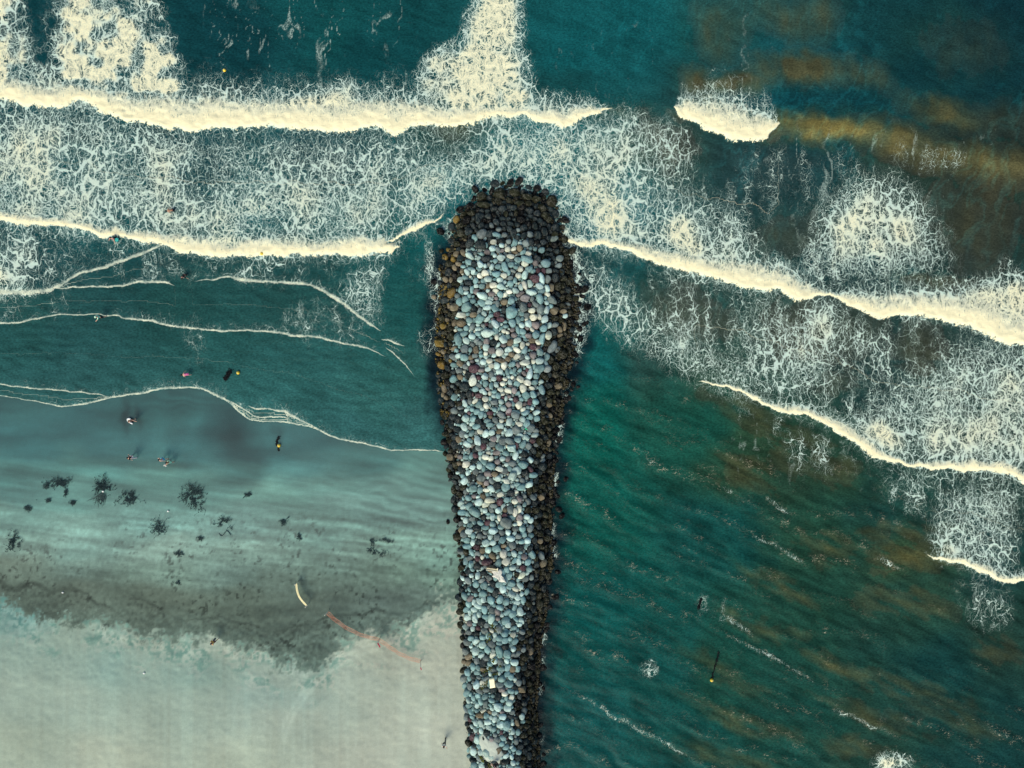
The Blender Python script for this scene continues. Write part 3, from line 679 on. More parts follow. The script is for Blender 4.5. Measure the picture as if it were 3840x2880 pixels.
DRY_A = anchors("""-100,2290,124,158,152 60,2320,124,158,153 300,2350,148,168,156 600,2380,150,166,154 900,2420,154,168,156 1150,2520,148,166,156 1400,2420,170,180,166 1700,2300,172,180,166
-100,2450,146,168,158 150,2450,146,168,158 450,2500,138,164,156 750,2520,140,166,157 1050,2600,150,172,164 1300,2560,166,180,168 1650,2500,176,182,168
0,2600,160,178,166 300,2640,160,178,166 700,2680,158,176,164 1100,2720,166,180,168 1500,2750,178,186,172 1700,2750,182,188,174
0,2780,168,182,166 400,2850,174,184,168 900,2850,172,184,168 1400,2860,180,188,174 1700,2860,180,186,172 0,3100,172,182,166 1000,3100,174,184,168 1700,3100,178,186,170""")
DRY_EDGE = P("-400,2230,0 0,2250,0 120,2300,0 300,2325,0 600,2370,0 800,2390,0 950,2425,0 1090,2500,0 1180,2510,0 1300,2400,0 1420,2370,0 1560,2330,0 1660,2250,0 1780,2215,0")
WRACK = P("-400,2170,7 0,2183,8 52,2209,9 116,2189,7 191,2215,9 260,2204,7 324,2227,6 359,2267,5 451,2296,4 486,2232,5 532,2244,4 613,2296,4 683,2325,3 787,2319,4 822,2310,4 903,2337,3 1013,2360,3 1128,2348,4 1204,2325,4 1280,2299,4 1355,2308,5 1407,2285,5 1500,2302,5 1552,2290,4 1604,2256,5 1685,2261,4 1760,2250,3")


def sand_colour(px, py, X, Y):
    n1 = fbm(X / 3.0, Y / 3.0, 5, 101, .6); n2 = fbm(X / .8, Y / .8, 4, 103, .62); n3 = fbm(X / 10, Y / 2.2, 4, 105); n4 = fbm(X / .35, Y / .35, 2, 107)
    jx = GX.astype(float) + (fbm(GX / 200, GY / 120, 3, 111) - .5) * 200; jy = GY + (fbm(GX / 240, GY / 90, 4, 113) - .5) * 90
    wet = idw(SAND_A, jx, jy, .42, 4.0); dry = idw(DRY_A, jx, jy, .6, 3.0)
    cw = np.stack([sample(wet[..., i], px, py) for i in range(3)], -1); cd = np.stack([sample(dry[..., i], px, py) for i in range(3)], -1)
    de = np.interp(px, DRY_EDGE[:, 0], DRY_EDGE[:, 1])
    dd = (py - de) / PPM + (n1 - .5) * 3.0 + (n2 - .5) * 3.0 + (n4 - .5) * 2.4
    k = sstep(-.75, .85, dd)
    # wet side: streaky bands, ripples by the groyne
    mott = (n3 - .5) * .42 + (n2 - .5) * .16 * sstep(1900, 2050, py) + (n1 - .5) * .16 * sstep(1800, 2000, py)
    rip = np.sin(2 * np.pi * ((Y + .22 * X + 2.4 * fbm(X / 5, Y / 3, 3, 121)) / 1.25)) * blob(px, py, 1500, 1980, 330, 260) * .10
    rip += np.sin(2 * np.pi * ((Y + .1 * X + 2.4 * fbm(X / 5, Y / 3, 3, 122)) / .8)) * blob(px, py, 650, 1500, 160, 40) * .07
    bandn = fbm(X / 7 + 3, (Y + .15 * X) / 1.0, 4, 125)
    mott = mott + rip + (bandn - .5) * .42 * sstep(1650, 1760, py) * (1 - sstep(2080, 2160, py))
    cw = cw * (1 + mott)[:, None]
    wisp = fbm(X / 9 + 7, (Y + .12 * X) / .42, 4, 127)
    mott = (wisp - .5) * .26 * sstep(1700, 1850, py) * (1 - sstep(2160, 2260, py)) + (n4 - .5) * .14 * sstep(1820, 2000, py)
    fleck = np.clip((fbm(X / .42, Y / .42, 2, 129) - .64) * 7, 0, 1) * np.clip((n1 - .44) * 5, 0, 1) * sstep(1880, 2000, py)
    cw = cw * (1 + mott - .38 * fleck)[:, None]
    # dark patches: standing-wet ones, and two narrow ones beside a person
    for cx, cy, rx, ry, a in [(880, 1640, 70, 120, .26), (640, 1560, 150, 60, .10), (960, 1740, 60, 70, .2), (100, 1640, 200, 25, .12), (640, 1750, 110, 20, .16), (80, 1780, 150, 30, .14), (120, 1840, 120, 22, .16), (470, 1560, 18, 60, .28), (515, 1560, 14, 40, .2), (1035, 1620, 30, 60, .15), (420, 1965, 70, 14, .16), (1200, 1990, 120, 14, .14), (430, 2045, 90, 24, .14)]:
        cw = cw * (1 - a * blob(px + (n1 - .5) * 60, py + (n1 - .5) * 40, cx, cy, rx, ry) * 1.3)[:, None]
    for cx, cy, rx, ry, a in [(600, 1600, 40, 90, .14), (740, 1590, 26, 70, .16), (700, 1660, 120, 24, .10), (1000, 1690, 60, 80, .12), (560, 1770, 300, 26, .14), (1150, 1770, 160, 30, .12), (1500, 1760, 120, 20, .12), (200, 2000, 260, 26, .12), (1000, 2040, 200, 20, .10), (1100, 1585, 120, 14, .22), (1250, 1580, 90, 10, .25)]:
        cw = cw * (1 + a * blob(px + (n1 - .5) * 60, py + (n1 - .5) * 40, cx, cy, rx, ry))[:, None]
    # wrack line and trampled debris below it
    wy = np.interp(px, WRACK[:, 0], WRACK[:, 1]); ww = np.interp(px, WRACK[:, 0], WRACK[:, 2])
    dw = (py - wy) + (n2 - .5) * 26 + (n1 - .5) * 14
    line = np.exp(-(dw / (ww * 1.3)) ** 2) * np.clip((n1 - .2) * 2.4, 0, 1)
    churn = sstep(-4, 12, dw) * (1 - k)
    cw = cw * (1 - .30 * line)[:, None]
    cw = cw * (1 - churn * (.04 + .40 * np.clip(n2 - .45, 0, 1) + .60 * (n4 - .5)))[:, None] + (churn * np.clip(n2 - .62, 0, 1) * 60)[:, None]
    fringe = np.exp(-((dd - .9) / .8) ** 2) * np.clip((n1 - .35) * 4, 0, 1)
    cd = cd * (1 + .10 * fringe)[:, None]
    # dry side: clods and soft streaks
    zone = sstep(-.5, .6, dd) * (1 - sstep(3.0, 5.5, dd + (n1 - .5) * 3))
    cl = np.clip(((n2 + n4) * .5 - .47) * 7, -.3, 1) * np.clip((fbm(X / 2.6, Y / 1.6, 3, 131) - .38) * 4.5, 0, 1) * zone
    cd = cd * (1 - .9 * cl[:, None] * np.array([.30, .17, .17]))
    strk = (fbm(X / .45, Y / 14, 3, 133) - .5) * .07 + (fbm((X + .05 * Y) / 3.5, Y / 22, 3, 135) - .5) * .10
    cd = cd * (1 + strk + (fbm((X * .8 - Y * .6) / 7, (X * .6 + Y * .8) / 5, 3, 137) - .5) * .12)[:, None] + (strk * 60)[:, None] * np.array([-.7, -.1, .0])
    # vehicle arcs in the dry corner
    for cx, cy, r in [(1530, 2900, 480), (1560, 2930, 540)]:
        d = np.hypot(px - cx, py - cy) - r
        cd = cd * (1 + .07 * np.exp(-(d / 9) ** 2) * (px < 1420) * (px > 1060))[:, None]
    cw = cw * (1 + .06 * sstep(1760, 1880, py) * (1 - sstep(2060, 2160, py)))[:, None]
    col = cw * (1 - k)[:, None] + 1.04 * cd * k[:, None]
    col = col * (1 + (n4 - .5) * .07)[:, None]
    wetness = (1 - sstep(1950, 2250, py)) * (1 - k)
    return linv(col), wetness


def build_sand():
    xs = axis(-74, 9, 0.165, 3500); ys = axis(-57, 12, 0.165, 3500)
    X, Y, q = grid(xs, ys)
    Z = sand_z(X, Y)
    px, py = to_px(X, Y, Z)
    Z = Z + (fbm(X / 1.1, Y / .8, 4, 141) - .5) * .12 * sstep(2150, 2300, py) + (fbm(X / 5, Y / 5, 2, 143) - .5) * .10 * sstep(1900, 2100, py)
    Z = Z + (fbm(X / .5, Y / .5, 3, 145) - .5) * .10 * sstep(2280, 2330, py) * (1 - sstep(2520, 2620, py))
    c, w = sand_colour(px, py, X, Y)
    me = np_mesh('beach', np.stack([X, Y, Z], -1), q)
    cattr(me, 'scol', c * (np.array([.69, .70, .645]) * (1 - w[:, None]) + np.array([.635, .715, .645]) * w[:, None])); fattr(me, 'wet', w)
    return link_mesh('beach_sand', me, sand_material())


def sand_material():
    t = NT('beach_sand'); t.flat = True
    pos = t.n('NewGeometry').outputs['Position']
    c = t.attr('scol', True); w = t.attr('wet')
    n = t.noise(pos, 6.0, 5, .75); g = t.noise(pos, 30.0, 2, .6)
    k = t.math('ADD', t.lr(n, .25, .75, -.10, .10), t.lr(g, .3, .7, -.06, .06))
    t.link(t.vmath('SCALE', c, t.math('ADD', k, 1.0)), t.b.inputs['Base Color'])
    t.link(t.lr(w, 0, 1, .95, .42), t.b.inputs['Roughness'])
    t.link(t.lr(w, 0, 1, .15, .5), t.b.inputs['Specular IOR Level'])
    rp = t.n('TexWave', wave_type='BANDS', bands_direction='Y'); t.link(pos, rp.inputs['Vector'])
    rp.inputs['Scale'].default_value = 1.1; rp.inputs['Distortion'].default_value = 6; rp.inputs['Detail'].default_value = 3; rp.inputs['Detail Scale'].default_value = 1.2
    h = t.math('ADD', n, t.math('MULTIPLY', rp.outputs['Fac'], t.lr(w, 0, 1, .03, .02)))
    t.link(t.bump(h, .35, .06), t.b.inputs['Normal'])
    return t.m
# ================================================================ GROYNE BOULDERS
# outlines traced from the photograph, crop by crop: x y semi-major semi-minor angle colour
TRACE = [
    (1560, 640, .1537, """1440 460 95 75 -40 D;1680 480 85 60 -15 D;1850 500 100 65 65 D;1600 630 130 115 0 O;2040 560 150 130 0 O;1430 700 90 60 90 D;1320 850 95 75 10 D;1660 830 170 75 -5 O;
1070 950 90 80 60 D;1910 930 100 65 10 B;2110 930 110 80 10 B;1180 1060 80 60 0 O;1350 1040 100 80 20 O;1520 960 70 55 90 D;1750 990 70 50 0 B;1760 1120 85 82 0 B;990 1190 100 90 60 Y;1240 1210 105 100 0 D;
1410 1160 60 55 0 B;1520 1240 75 65 60 B;1960 1250 85 80 0 B;1840 1340 75 55 -70 G;1070 1340 105 80 10 O;1400 1350 85 60 -80 B;1590 1350 85 75 30 B;2120 1170 90 55 0 B;2130 1300 80 65 -10 B;2020 1440 80 65 0 G;
1610 1550 130 120 45 G;1290 1490 100 90 20 B;1090 1530 110 95 80 O;600 1490 95 85 0 D;820 1550 75 60 0 D;1960 1560 120 60 -10 T;1800 1540 100 90 0 B;2160 1570 75 65 0 G;1900 1080 60 50 -50 D"""),
    (1880, 640, .1537, """215 300 105 80 80 D;430 260 120 75 55 D;600 300 80 45 -30 D;440 430 60 45 80 D;870 430 95 85 0 D;330 530 140 110 -15 O;110 540 80 50 80 D;620 640 140 90 -5 O;350 680 70 50 10 D;850 690 115 80 20 O;
970 600 70 55 -20 D;1230 740 145 130 70 O;440 790 125 75 5 O;670 800 90 75 10 O;990 910 110 95 -20 O;1030 770 70 50 0 D;690 980 100 85 -10 B;870 1040 85 80 0 B;1060 1080 95 85 0 O;1160 1190 90 75 60 O;290 910 85 75 0 B;500 910 80 70 30 D;
240 1060 60 55 0 B;580 1080 45 40 0 B;640 1180 60 45 -70 B;820 1180 70 60 -30 B;480 1210 100 85 0 D;180 1170 60 55 0 B;310 1190 50 40 0 B;230 1300 85 65 -15 B;390 1320 75 70 0 B;640 1310 80 70 0 D;820 1360 105 75 -65 B;1030 1300 90 60 -15 B;
550 1400 95 85 20 B;200 1430 80 75 -60 B;410 1450 60 55 0 G;1050 1500 110 85 -75 B;1560 1210 110 80 -30 D;1480 1390 85 75 -10 O;890 1560 105 90 -60 B;700 1560 90 75 -15 G;550 1580 90 75 45 B;1300 1580 100 85 60 O;410 1610 70 60 70 T"""),
    (1560, 885, .1537, """1890 150 80 75 0 W;1320 190 115 108 90 B;1580 220 140 120 0 B;1710 230 70 58 90 T;1870 300 95 75 0 L;2090 230 75 65 -40 L;1740 395 75 70 -30 R;1880 430 60 45 0 T;2000 340 85 60 -70 G;1010 190 90 75 0 O;900 330 75 70 0 O;790 340 60 55 0 Y;
620 370 60 50 0 O;720 510 85 65 -60 Y;1160 410 95 70 -40 N;1320 490 120 75 -40 L;1450 420 50 50 0 G;1570 340 70 55 -20 G;1540 540 60 60 0 L;1720 560 135 75 15 B;920 570 75 70 -30 Y;1080 540 90 80 0 B;2080 530 100 80 -20 L;1940 610 70 60 15 T;
1280 640 85 80 0 T;1420 690 80 75 -20 B;1570 690 90 80 -50 L;1050 680 90 60 -10 N;950 770 85 65 -60 N;1160 750 80 50 -5 T;1850 760 85 60 60 L;1995 750 75 70 0 T;800 880 115 100 30 B;730 1060 80 70 -60 N;860 1070 75 55 70 N;1080 1070 75 75 0 L;
1130 860 70 55 60 N;1250 880 90 65 -70 L;1400 870 80 55 80 L;1690 910 90 90 0 W;1560 970 80 70 -40 W;1760 1060 95 75 10 L;1210 1020 95 65 -25 T;1330 990 40 40 0 W;1280 1140 110 70 0 B;1460 1100 80 70 60 T;1960 930 100 80 0 T;2140 960 80 75 -20 W;
2050 1080 80 70 0 L;1890 1200 95 85 10 W;2070 1230 100 85 0 L;1470 1220 65 60 0 L;1610 1230 80 75 0 T;1220 1280 85 65 0 G;1370 1310 95 55 85 T;1470 1360 75 70 0 R;1230 1390 70 55 0 L;1750 1340 60 50 0 L;1620 1460 145 95 -25 L;1850 1410 95 65 5 R;
1300 1460 60 60 0 T;1100 1330 115 75 -70 T;870 1380 140 95 60 Y;1010 1460 75 70 0 G;2060 1430 85 75 -60 T;2170 1440 80 60 30 W;1950 1520 55 50 0 R;1210 1560 95 85 60 T;1390 1590 75 70 0 T;430 1120 75 70 0 D;440 1490 70 60 0 N"""),
    (1880, 885, .2679, """740 40 60 45 30 G;735 130 55 42 0 D;900 230 60 55 0 O;990 205 58 48 70 O;925 115 30 20 80 D;585 90 50 45 0 B;500 90 35 30 0 D;420 90 60 38 -80 B;230 30 45 38 80 B;100 75 40 40 0 G;15 135 40 30 -60 G;475 185 35 30 60 T;560 200 47 45 0 T;
90 185 42 40 0 W;175 180 42 33 60 W;258 175 50 43 90 N;380 250 45 40 50 W;305 235 48 35 25 T;445 245 30 22 90 B;675 190 45 30 0 B;775 215 40 38 0 B;640 250 35 33 0 B;690 255 35 30 0 B;730 315 40 35 -40 B;815 315 60 50 30 G;505 315 60 45 -20 B;135 285 55 38 8 W;
150 350 35 25 0 G;230 335 50 42 -20 T;355 330 90 50 -15 T;330 390 53 45 -15 W;480 380 42 42 0 R;615 385 70 60 -15 T;540 420 35 30 -40 G;50 435 75 45 -75 T;130 405 50 42 0 T;200 440 40 30 -10 T;270 465 48 42 60 W;380 470 60 42 10 T;710 380 32 32 0 B;510 490 45 38 60 P;
590 490 45 33 -80 P;665 490 45 40 0 G;755 490 50 35 -40 B;240 555 47 45 0 W;330 545 65 47 75 L;165 490 42 25 -30 G;45 550 50 40 0 W;125 590 42 33 15 G;465 595 70 60 -20 P;560 600 85 45 -70 L;650 605 60 45 -80 G;755 585 60 55 -60 B;190 625 45 30 70 T;400 670 55 42 -70 L;
325 690 65 40 -65 W;530 700 60 45 -35 L;275 720 50 35 -65 L;640 735 52 40 -80 L;700 720 57 38 90 N;205 765 55 38 -25 L;415 790 80 48 -5 L;555 775 60 38 25 T;645 815 45 35 -10 W;110 780 48 35 0 W;60 830 45 33 30 W;265 810 65 30 25 R;335 870 68 55 -15 R;540 880 75 52 -60 T;
430 880 42 33 90 G;710 900 75 50 -35 G;135 910 55 50 60 T;610 865 32 30 0 T;860 690 46 40 90 O;1170 745 65 45 40 D;1015 685 35 30 0 D;1040 785 42 35 20 D;970 370 45 38 90 D;870 600 60 40 30 O;850 775 45 35 0 O;1030 880 55 45 0 O;790 820 50 30 -50 B;880 50 60 50 0 O"""),
    (1600, 1120, .2364, """630 30 60 45 0 T;735 45 48 42 0 T;440 135 80 62 20 N;635 135 95 70 35 T;545 262 85 48 -10 W;655 245 40 38 0 T;745 255 60 48 0 N;545 390 78 60 -10 N;440 380 60 42 75 N;680 340 60 50 0 T;840 330 75 65 60 T;955 145 65 42 5 L;845 180 42 36 90 G;
915 240 50 40 -40 L;1020 270 45 35 15 T;1115 250 55 48 0 P;1175 330 65 42 -15 P;1090 405 75 52 -35 L;950 405 32 30 0 P;970 550 105 66 10 L;1225 510 38 38 0 W;1115 610 55 36 -85 W;505 640 110 65 -78 T;725 600 60 50 -20 L;630 670 55 55 0 L;600 795 76 60 70 G;
695 810 50 35 80 T;785 805 62 50 -80 N;270 435 62 50 10 Y;285 545 50 42 -10 O;205 705 85 72 0 Y;270 840 55 45 -20 N;190 880 50 30 -20 Y;375 710 50 40 -60 O;440 785 55 30 25 N;330 335 40 38 0 N;515 905 60 40 15 L;600 930 70 60 20 T;850 705 50 40 0 G;955 680 50 48 0 R;
1035 825 60 55 0 R;1160 845 70 60 50 W;1220 740 48 35 0 R;935 870 40 40 0 W;1070 900 45 40 60 L;770 905 50 38 0 G;865 905 40 35 0 T;725 440 65 42 70 G;535 490 52 32 -20 T;635 470 48 40 0 T;290 190 42 35 0 O;365 250 42 36 80 O;765 520 33 25 -80 W;1135 735 45 33 50 L"""),
    (1880, 1120, .2364, """45 55 60 50 0 N;155 50 60 60 0 T;160 220 102 96 60 T;345 140 75 66 -50 G;445 100 42 38 60 P;540 90 65 45 -40 G;620 165 80 62 70 G;720 185 70 45 80 L;485 190 62 50 40 W;515 295 65 58 10 W;600 285 55 40 -70 W;400 265 50 48 0 G;690 325 72 55 70 L;780 120 42 40 0 T;
845 190 70 65 30 N;805 50 80 50 -30 B;845 310 60 45 -10 O;980 200 60 42 10 N;1000 275 55 38 5 L;965 110 55 38 5 O;1050 85 50 30 -30 G;175 390 65 60 -60 T;325 420 50 48 0 L;400 330 32 32 0 W;545 420 70 60 -30 R;665 475 60 58 0 T;545 570 68 60 60 T;645 630 95 50 80 T;
745 585 70 58 60 W;835 525 70 50 -75 B;850 420 70 42 25 G;925 490 55 45 -70 N;1000 440 72 40 -85 N;930 580 50 32 25 N;405 465 40 32 -20 R;490 490 50 33 -50 W;435 590 58 42 -15 R;205 575 50 45 30 R;175 490 45 42 70 R;260 490 75 35 -80 T;70 440 52 35 0 T;140 695 60 50 80 N;
255 665 65 50 10 L;335 745 62 42 75 W;415 718 38 34 0 W;500 765 58 52 -10 P;585 690 52 45 -30 W;730 700 65 50 40 O;805 770 110 60 60 G;250 815 65 40 -35 W;370 815 65 50 60 T;165 885 55 45 -20 N;80 870 38 34 0 L;610 850 60 60 60 T;500 895 60 60 -30 R;250 915 65 40 35 W;
965 880 90 80 0 O;575 790 50 35 50 R;950 640 70 42 15 O;1070 670 60 35 0 D;335 320 42 34 80 T"""),
    (1600, 1330, .2364, """600 65 75 65 30 G;435 165 55 38 -10 T;530 135 60 50 -40 N;615 190 52 48 -40 G;750 220 85 70 0 P;870 245 60 35 10 R;245 165 75 70 0 Y;295 330 70 65 40 O;425 390 64 58 60 T;530 345 55 50 -50 N;655 320 70 52 70 B;735 405 94 64 85 W;825 365 45 42 0 P;925 345 60 55 -60 L;
900 115 55 48 20 L;1000 95 52 45 20 W;1030 175 50 42 10 W;720 110 38 30 0 R;800 90 42 30 10 L;1165 90 85 35 -10 N;280 535 68 45 -75 N;380 600 55 55 0 B;600 510 82 78 0 B;310 680 45 45 0 N;400 770 60 50 -60 B;515 775 62 45 25 O;610 775 65 38 -70 L;585 655 58 52 90 B;
680 635 70 55 -60 B;725 630 42 36 90 P;830 650 60 42 0 P;770 735 60 35 40 W;830 795 62 58 20 T;780 545 52 48 0 T;880 570 50 38 20 L;935 465 56 48 70 T;1025 495 55 36 85 T;1100 475 50 40 -70 L;1170 550 52 38 -25 W;1150 370 52 48 -60 P;1205 455 45 45 0 W;1065 385 48 42 0 L;
970 540 45 35 -15 R;925 605 45 38 -30 L;1005 610 42 33 80 W;1070 585 45 38 0 T;930 700 52 50 -30 W;1070 755 60 50 10 G;1065 660 42 38 0 L;950 815 52 45 -30 W;880 855 42 40 0 L;725 870 42 40 0 T;800 905 55 50 0 T;1080 875 45 42 0 T;1185 745 48 40 -20 L;1220 850 52 50 0 L;
1210 680 32 26 0 P;430 275 45 40 0 B;455 535 35 35 0 B;680 925 40 28 -30 P;1010 925 55 35 0 P;560 915 65 40 -10 B;305 930 50 40 0 O;370 860 45 45 0 D;865 445 36 26 85 T;1240 385 40 35 -20 W"""),
    (1880, 1330, .2364, """105 70 48 42 0 N;25 95 40 33 0 W;370 125 85 50 8 W;410 45 45 42 90 L;510 105 42 42 0 W;605 100 65 60 40 L;605 215 85 70 30 T;785 90 70 52 80 O;865 175 74 60 -70 O;725 225 65 60 0 G;860 310 65 60 0 O;555 345 48 45 0 T;760 320 50 45 90 B;165 155 58 45 20 T;265 160 46 35 -70 R;
437 185 45 38 -20 L;520 190 55 32 85 T;450 310 95 50 75 L;410 245 35 32 90 P;300 390 70 52 -55 W;415 445 62 52 -30 W;210 240 48 30 75 T;290 250 38 35 30 T;65 390 48 40 0 W;175 360 42 30 70 W;135 435 48 38 -80 L;250 460 52 45 -20 T;530 440 60 38 5 T;110 565 60 45 -20 W;
205 570 56 45 90 R;485 535 50 33 -20 W;390 640 65 58 -50 T;500 630 65 58 -10 T;640 555 80 50 -65 T;640 680 65 55 15 B;745 485 70 48 0 B;900 495 68 48 15 N;770 590 65 55 20 O;895 600 40 38 0 O;230 710 52 44 80 P;315 710 42 40 -20 T;125 665 35 28 0 R;450 745 58 38 80 P;
545 745 58 48 0 T;280 800 65 55 45 W;120 790 50 45 -50 R;760 795 48 42 0 N;340 870 55 38 45 W;420 840 40 38 0 T;40 835 50 45 0 L;590 845 45 45 0 B;120 895 65 45 65 R;225 915 70 45 10 T;380 920 75 45 10 T;555 915 62 40 20 L;670 905 58 50 0 O;15 745 42 35 0 L;1040 490 60 45 0 D"""),
    (1640, 1540, .394, """75 48 38 30 90 O;150 60 36 32 0 B;50 113 30 25 90 D;270 72 38 34 0 L;345 78 33 30 0 T;415 40 36 30 80 T;505 28 35 26 -20 P;310 25 25 18 -20 P;610 40 42 30 -20 G;680 22 30 28 0 P;742 42 42 40 0 G;830 35 50 33 20 T;890 58 30 25 90 T;945 75 33 30 0 T;1022 98 42 32 -60 O;
1010 22 34 28 0 O;1075 50 30 25 90 N;612 97 24 22 0 W;412 195 33 30 0 W;385 288 48 33 -85 L;520 208 30 30 0 L;590 195 35 25 40 N;535 268 33 30 0 R;690 290 48 32 -10 G;840 258 38 30 -25 L;815 318 45 28 80 T;765 275 34 32 0 T;705 358 42 38 0 L;905 285 32 28 0 P;745 425 45 28 75 L;
485 398 23 22 0 W;460 440 35 28 -20 W;512 455 32 25 80 W;620 458 32 25 10 L;670 460 28 25 90 R;570 485 28 28 0 R;710 500 42 30 -10 G;508 527 48 36 10 T;815 515 50 38 0 T;590 555 42 25 -25 W;272 510 38 35 0 W;212 505 30 25 -60 N;235 565 45 32 -25 B;335 540 30 25 0 L;125 530 28 28 0 B;
128 615 30 28 0 D;480 598 35 28 0 R;545 605 32 28 -20 N;580 645 30 30 0 L;658 668 35 30 0 W;715 620 45 38 70 L;830 590 38 32 20 B;910 613 48 28 0 T;880 553 38 22 -50 P;1000 532 45 42 0 B;885 468 32 26 -50 L;925 740 40 30 85 O;800 730 45 32 40 T;470 688 28 26 0 R;408 680 33 22 -25 N;
345 743 42 36 0 T;468 755 35 22 0 W;605 795 38 25 15 W;700 785 35 32 30 B;750 770 24 20 0 W;500 853 50 30 0 W;598 868 38 30 60 P;738 863 33 28 0 W;462 890 45 28 20 W;535 905 38 25 -5 G;780 838 35 30 -60 R;300 830 35 28 0 T;350 812 26 24 0 R;437 808 30 28 0 N;660 850 30 30 0 T;
85 222 42 28 0 O;165 255 30 28 0 B;65 303 32 30 0 D;125 285 32 28 0 O;125 380 28 24 0 O;968 410 38 28 80 O;940 480 34 30 0 B;975 295 40 35 90 O;1060 310 35 22 60 N;990 820 35 35 0 N;220 440 30 22 0 R;275 445 32 25 0 T;365 425 28 28 0 P"""),
    (1640, 1800, .394, """240 310 45 28 -5 T;360 310 65 38 -35 T;335 370 32 26 0 G;275 385 30 30 0 L;310 428 30 26 0 T;380 455 40 33 -10 B;305 485 38 33 -10 L;345 530 28 28 -60 T;405 530 32 30 90 G;285 575 38 30 0 T;340 595 33 26 70 L;395 590 28 25 0 B;375 640 32 28 0 P;465 600 45 36 0 L;527 598 33 28 0 L;
430 668 30 28 90 N;487 665 33 32 0 L;565 655 42 38 20 T;568 548 36 32 90 G;632 700 45 36 80 W;620 570 38 33 30 T;698 555 42 30 -10 L;655 410 58 50 -20 G;633 625 28 22 0 N;740 422 26 20 0 L;782 405 33 30 90 W;740 308 42 26 80 W;645 285 26 26 0 N;642 335 25 24 0 P;580 290 32 30 60 L;
525 350 35 24 85 L;455 288 28 25 90 L;440 355 28 26 0 B;482 405 33 28 0 P;415 410 35 25 -10 T;455 450 38 25 0 T;535 485 45 33 5 L;605 447 33 26 0 T;615 498 30 30 0 G;675 498 30 28 90 L;745 465 35 28 0 G;810 462 35 33 90 T;885 383 30 30 0 L;885 460 42 30 60 G;860 580 35 30 0 L;
890 528 30 28 0 T;900 710 42 30 -50 T;527 720 38 30 -10 N;430 735 26 22 90 W;475 780 55 32 10 P;385 745 28 28 0 P;272 770 40 26 85 T;380 820 35 33 40 B;655 775 45 38 30 W;775 778 33 24 -80 L;860 782 32 32 0 T;815 838 30 30 0 P;718 835 35 25 20 L;805 905 42 28 60 W;875 845 33 32 0 T;
940 805 30 30 0 B;1010 790 40 35 90 N;945 865 30 24 0 O;385 908 38 26 80 L;325 910 25 23 0 L;240 930 32 22 -60 L;445 885 33 28 20 B;755 900 28 26 90 O;895 925 30 24 90 G;285 630 45 28 0 T;295 870 35 28 0 B;255 515 35 35 0 G;975 510 35 30 0 O;975 580 30 28 0 N;965 440 30 25 90 B;
970 330 35 28 0 B;865 285 38 33 30 O;100 400 25 17 -70 D;188 490 18 16 0 D;200 580 20 14 0 D"""),
    (1640, 2280, .394, """360 95 45 32 -75 L;310 45 28 20 90 L;420 135 38 36 0 B;515 105 48 34 80 L;470 165 28 28 0 G;310 145 33 28 0 R;338 195 28 24 90 L;390 190 25 24 90 P;450 215 38 32 -30 G;520 217 24 22 0 W;300 232 33 25 0 G;375 240 28 24 0 B;645 248 34 30 0 T;720 252 28 28 0 W;675 160 30 30 0 L;
575 100 24 24 0 R;780 158 28 22 10 L;805 228 35 24 -10 G;435 278 33 28 0 T;322 288 33 28 0 T;435 350 40 38 20 L;590 335 34 22 -10 T;420 450 35 22 20 L;478 392 35 35 50 T;590 415 60 32 -75 T;665 440 40 36 90 T;720 440 28 22 0 G;722 390 28 28 0 L;830 465 42 38 -10 O;735 518 38 32 0 L;
375 500 38 28 80 G;440 525 36 35 90 B;505 532 30 26 0 T;390 567 30 26 90 T;290 610 36 32 90 T;345 650 30 28 90 B;375 730 40 36 90 L;310 745 36 28 -60 G;615 675 42 33 20 T;770 640 40 28 -80 B;700 655 32 30 90 T;775 710 33 30 90 G;805 775 38 35 0 N;820 690 40 22 -85 B;860 620 48 30 15 O;
615 775 32 26 0 R;640 815 33 25 0 W;685 900 35 32 0 L;825 900 33 30 0 B;890 305 35 30 90 B;885 410 38 30 80 N;890 550 45 38 0 D;460 910 40 27 85 G;575 930 38 30 0 L;380 925 30 24 60 L;520 880 35 24 -10 T;580 840 38 32 80 B;760 580 30 30 0 T;820 565 35 30 60 B;270 415 40 33 -30 G;
240 225 22 20 0 B;225 100 20 18 90 B;345 855 28 26 90 T;390 830 30 26 0 T;815 395 28 26 0 G;840 315 26 26 0 O;870 120 30 25 30 O;890 165 30 25 30 O;880 230 35 30 0 O"""),
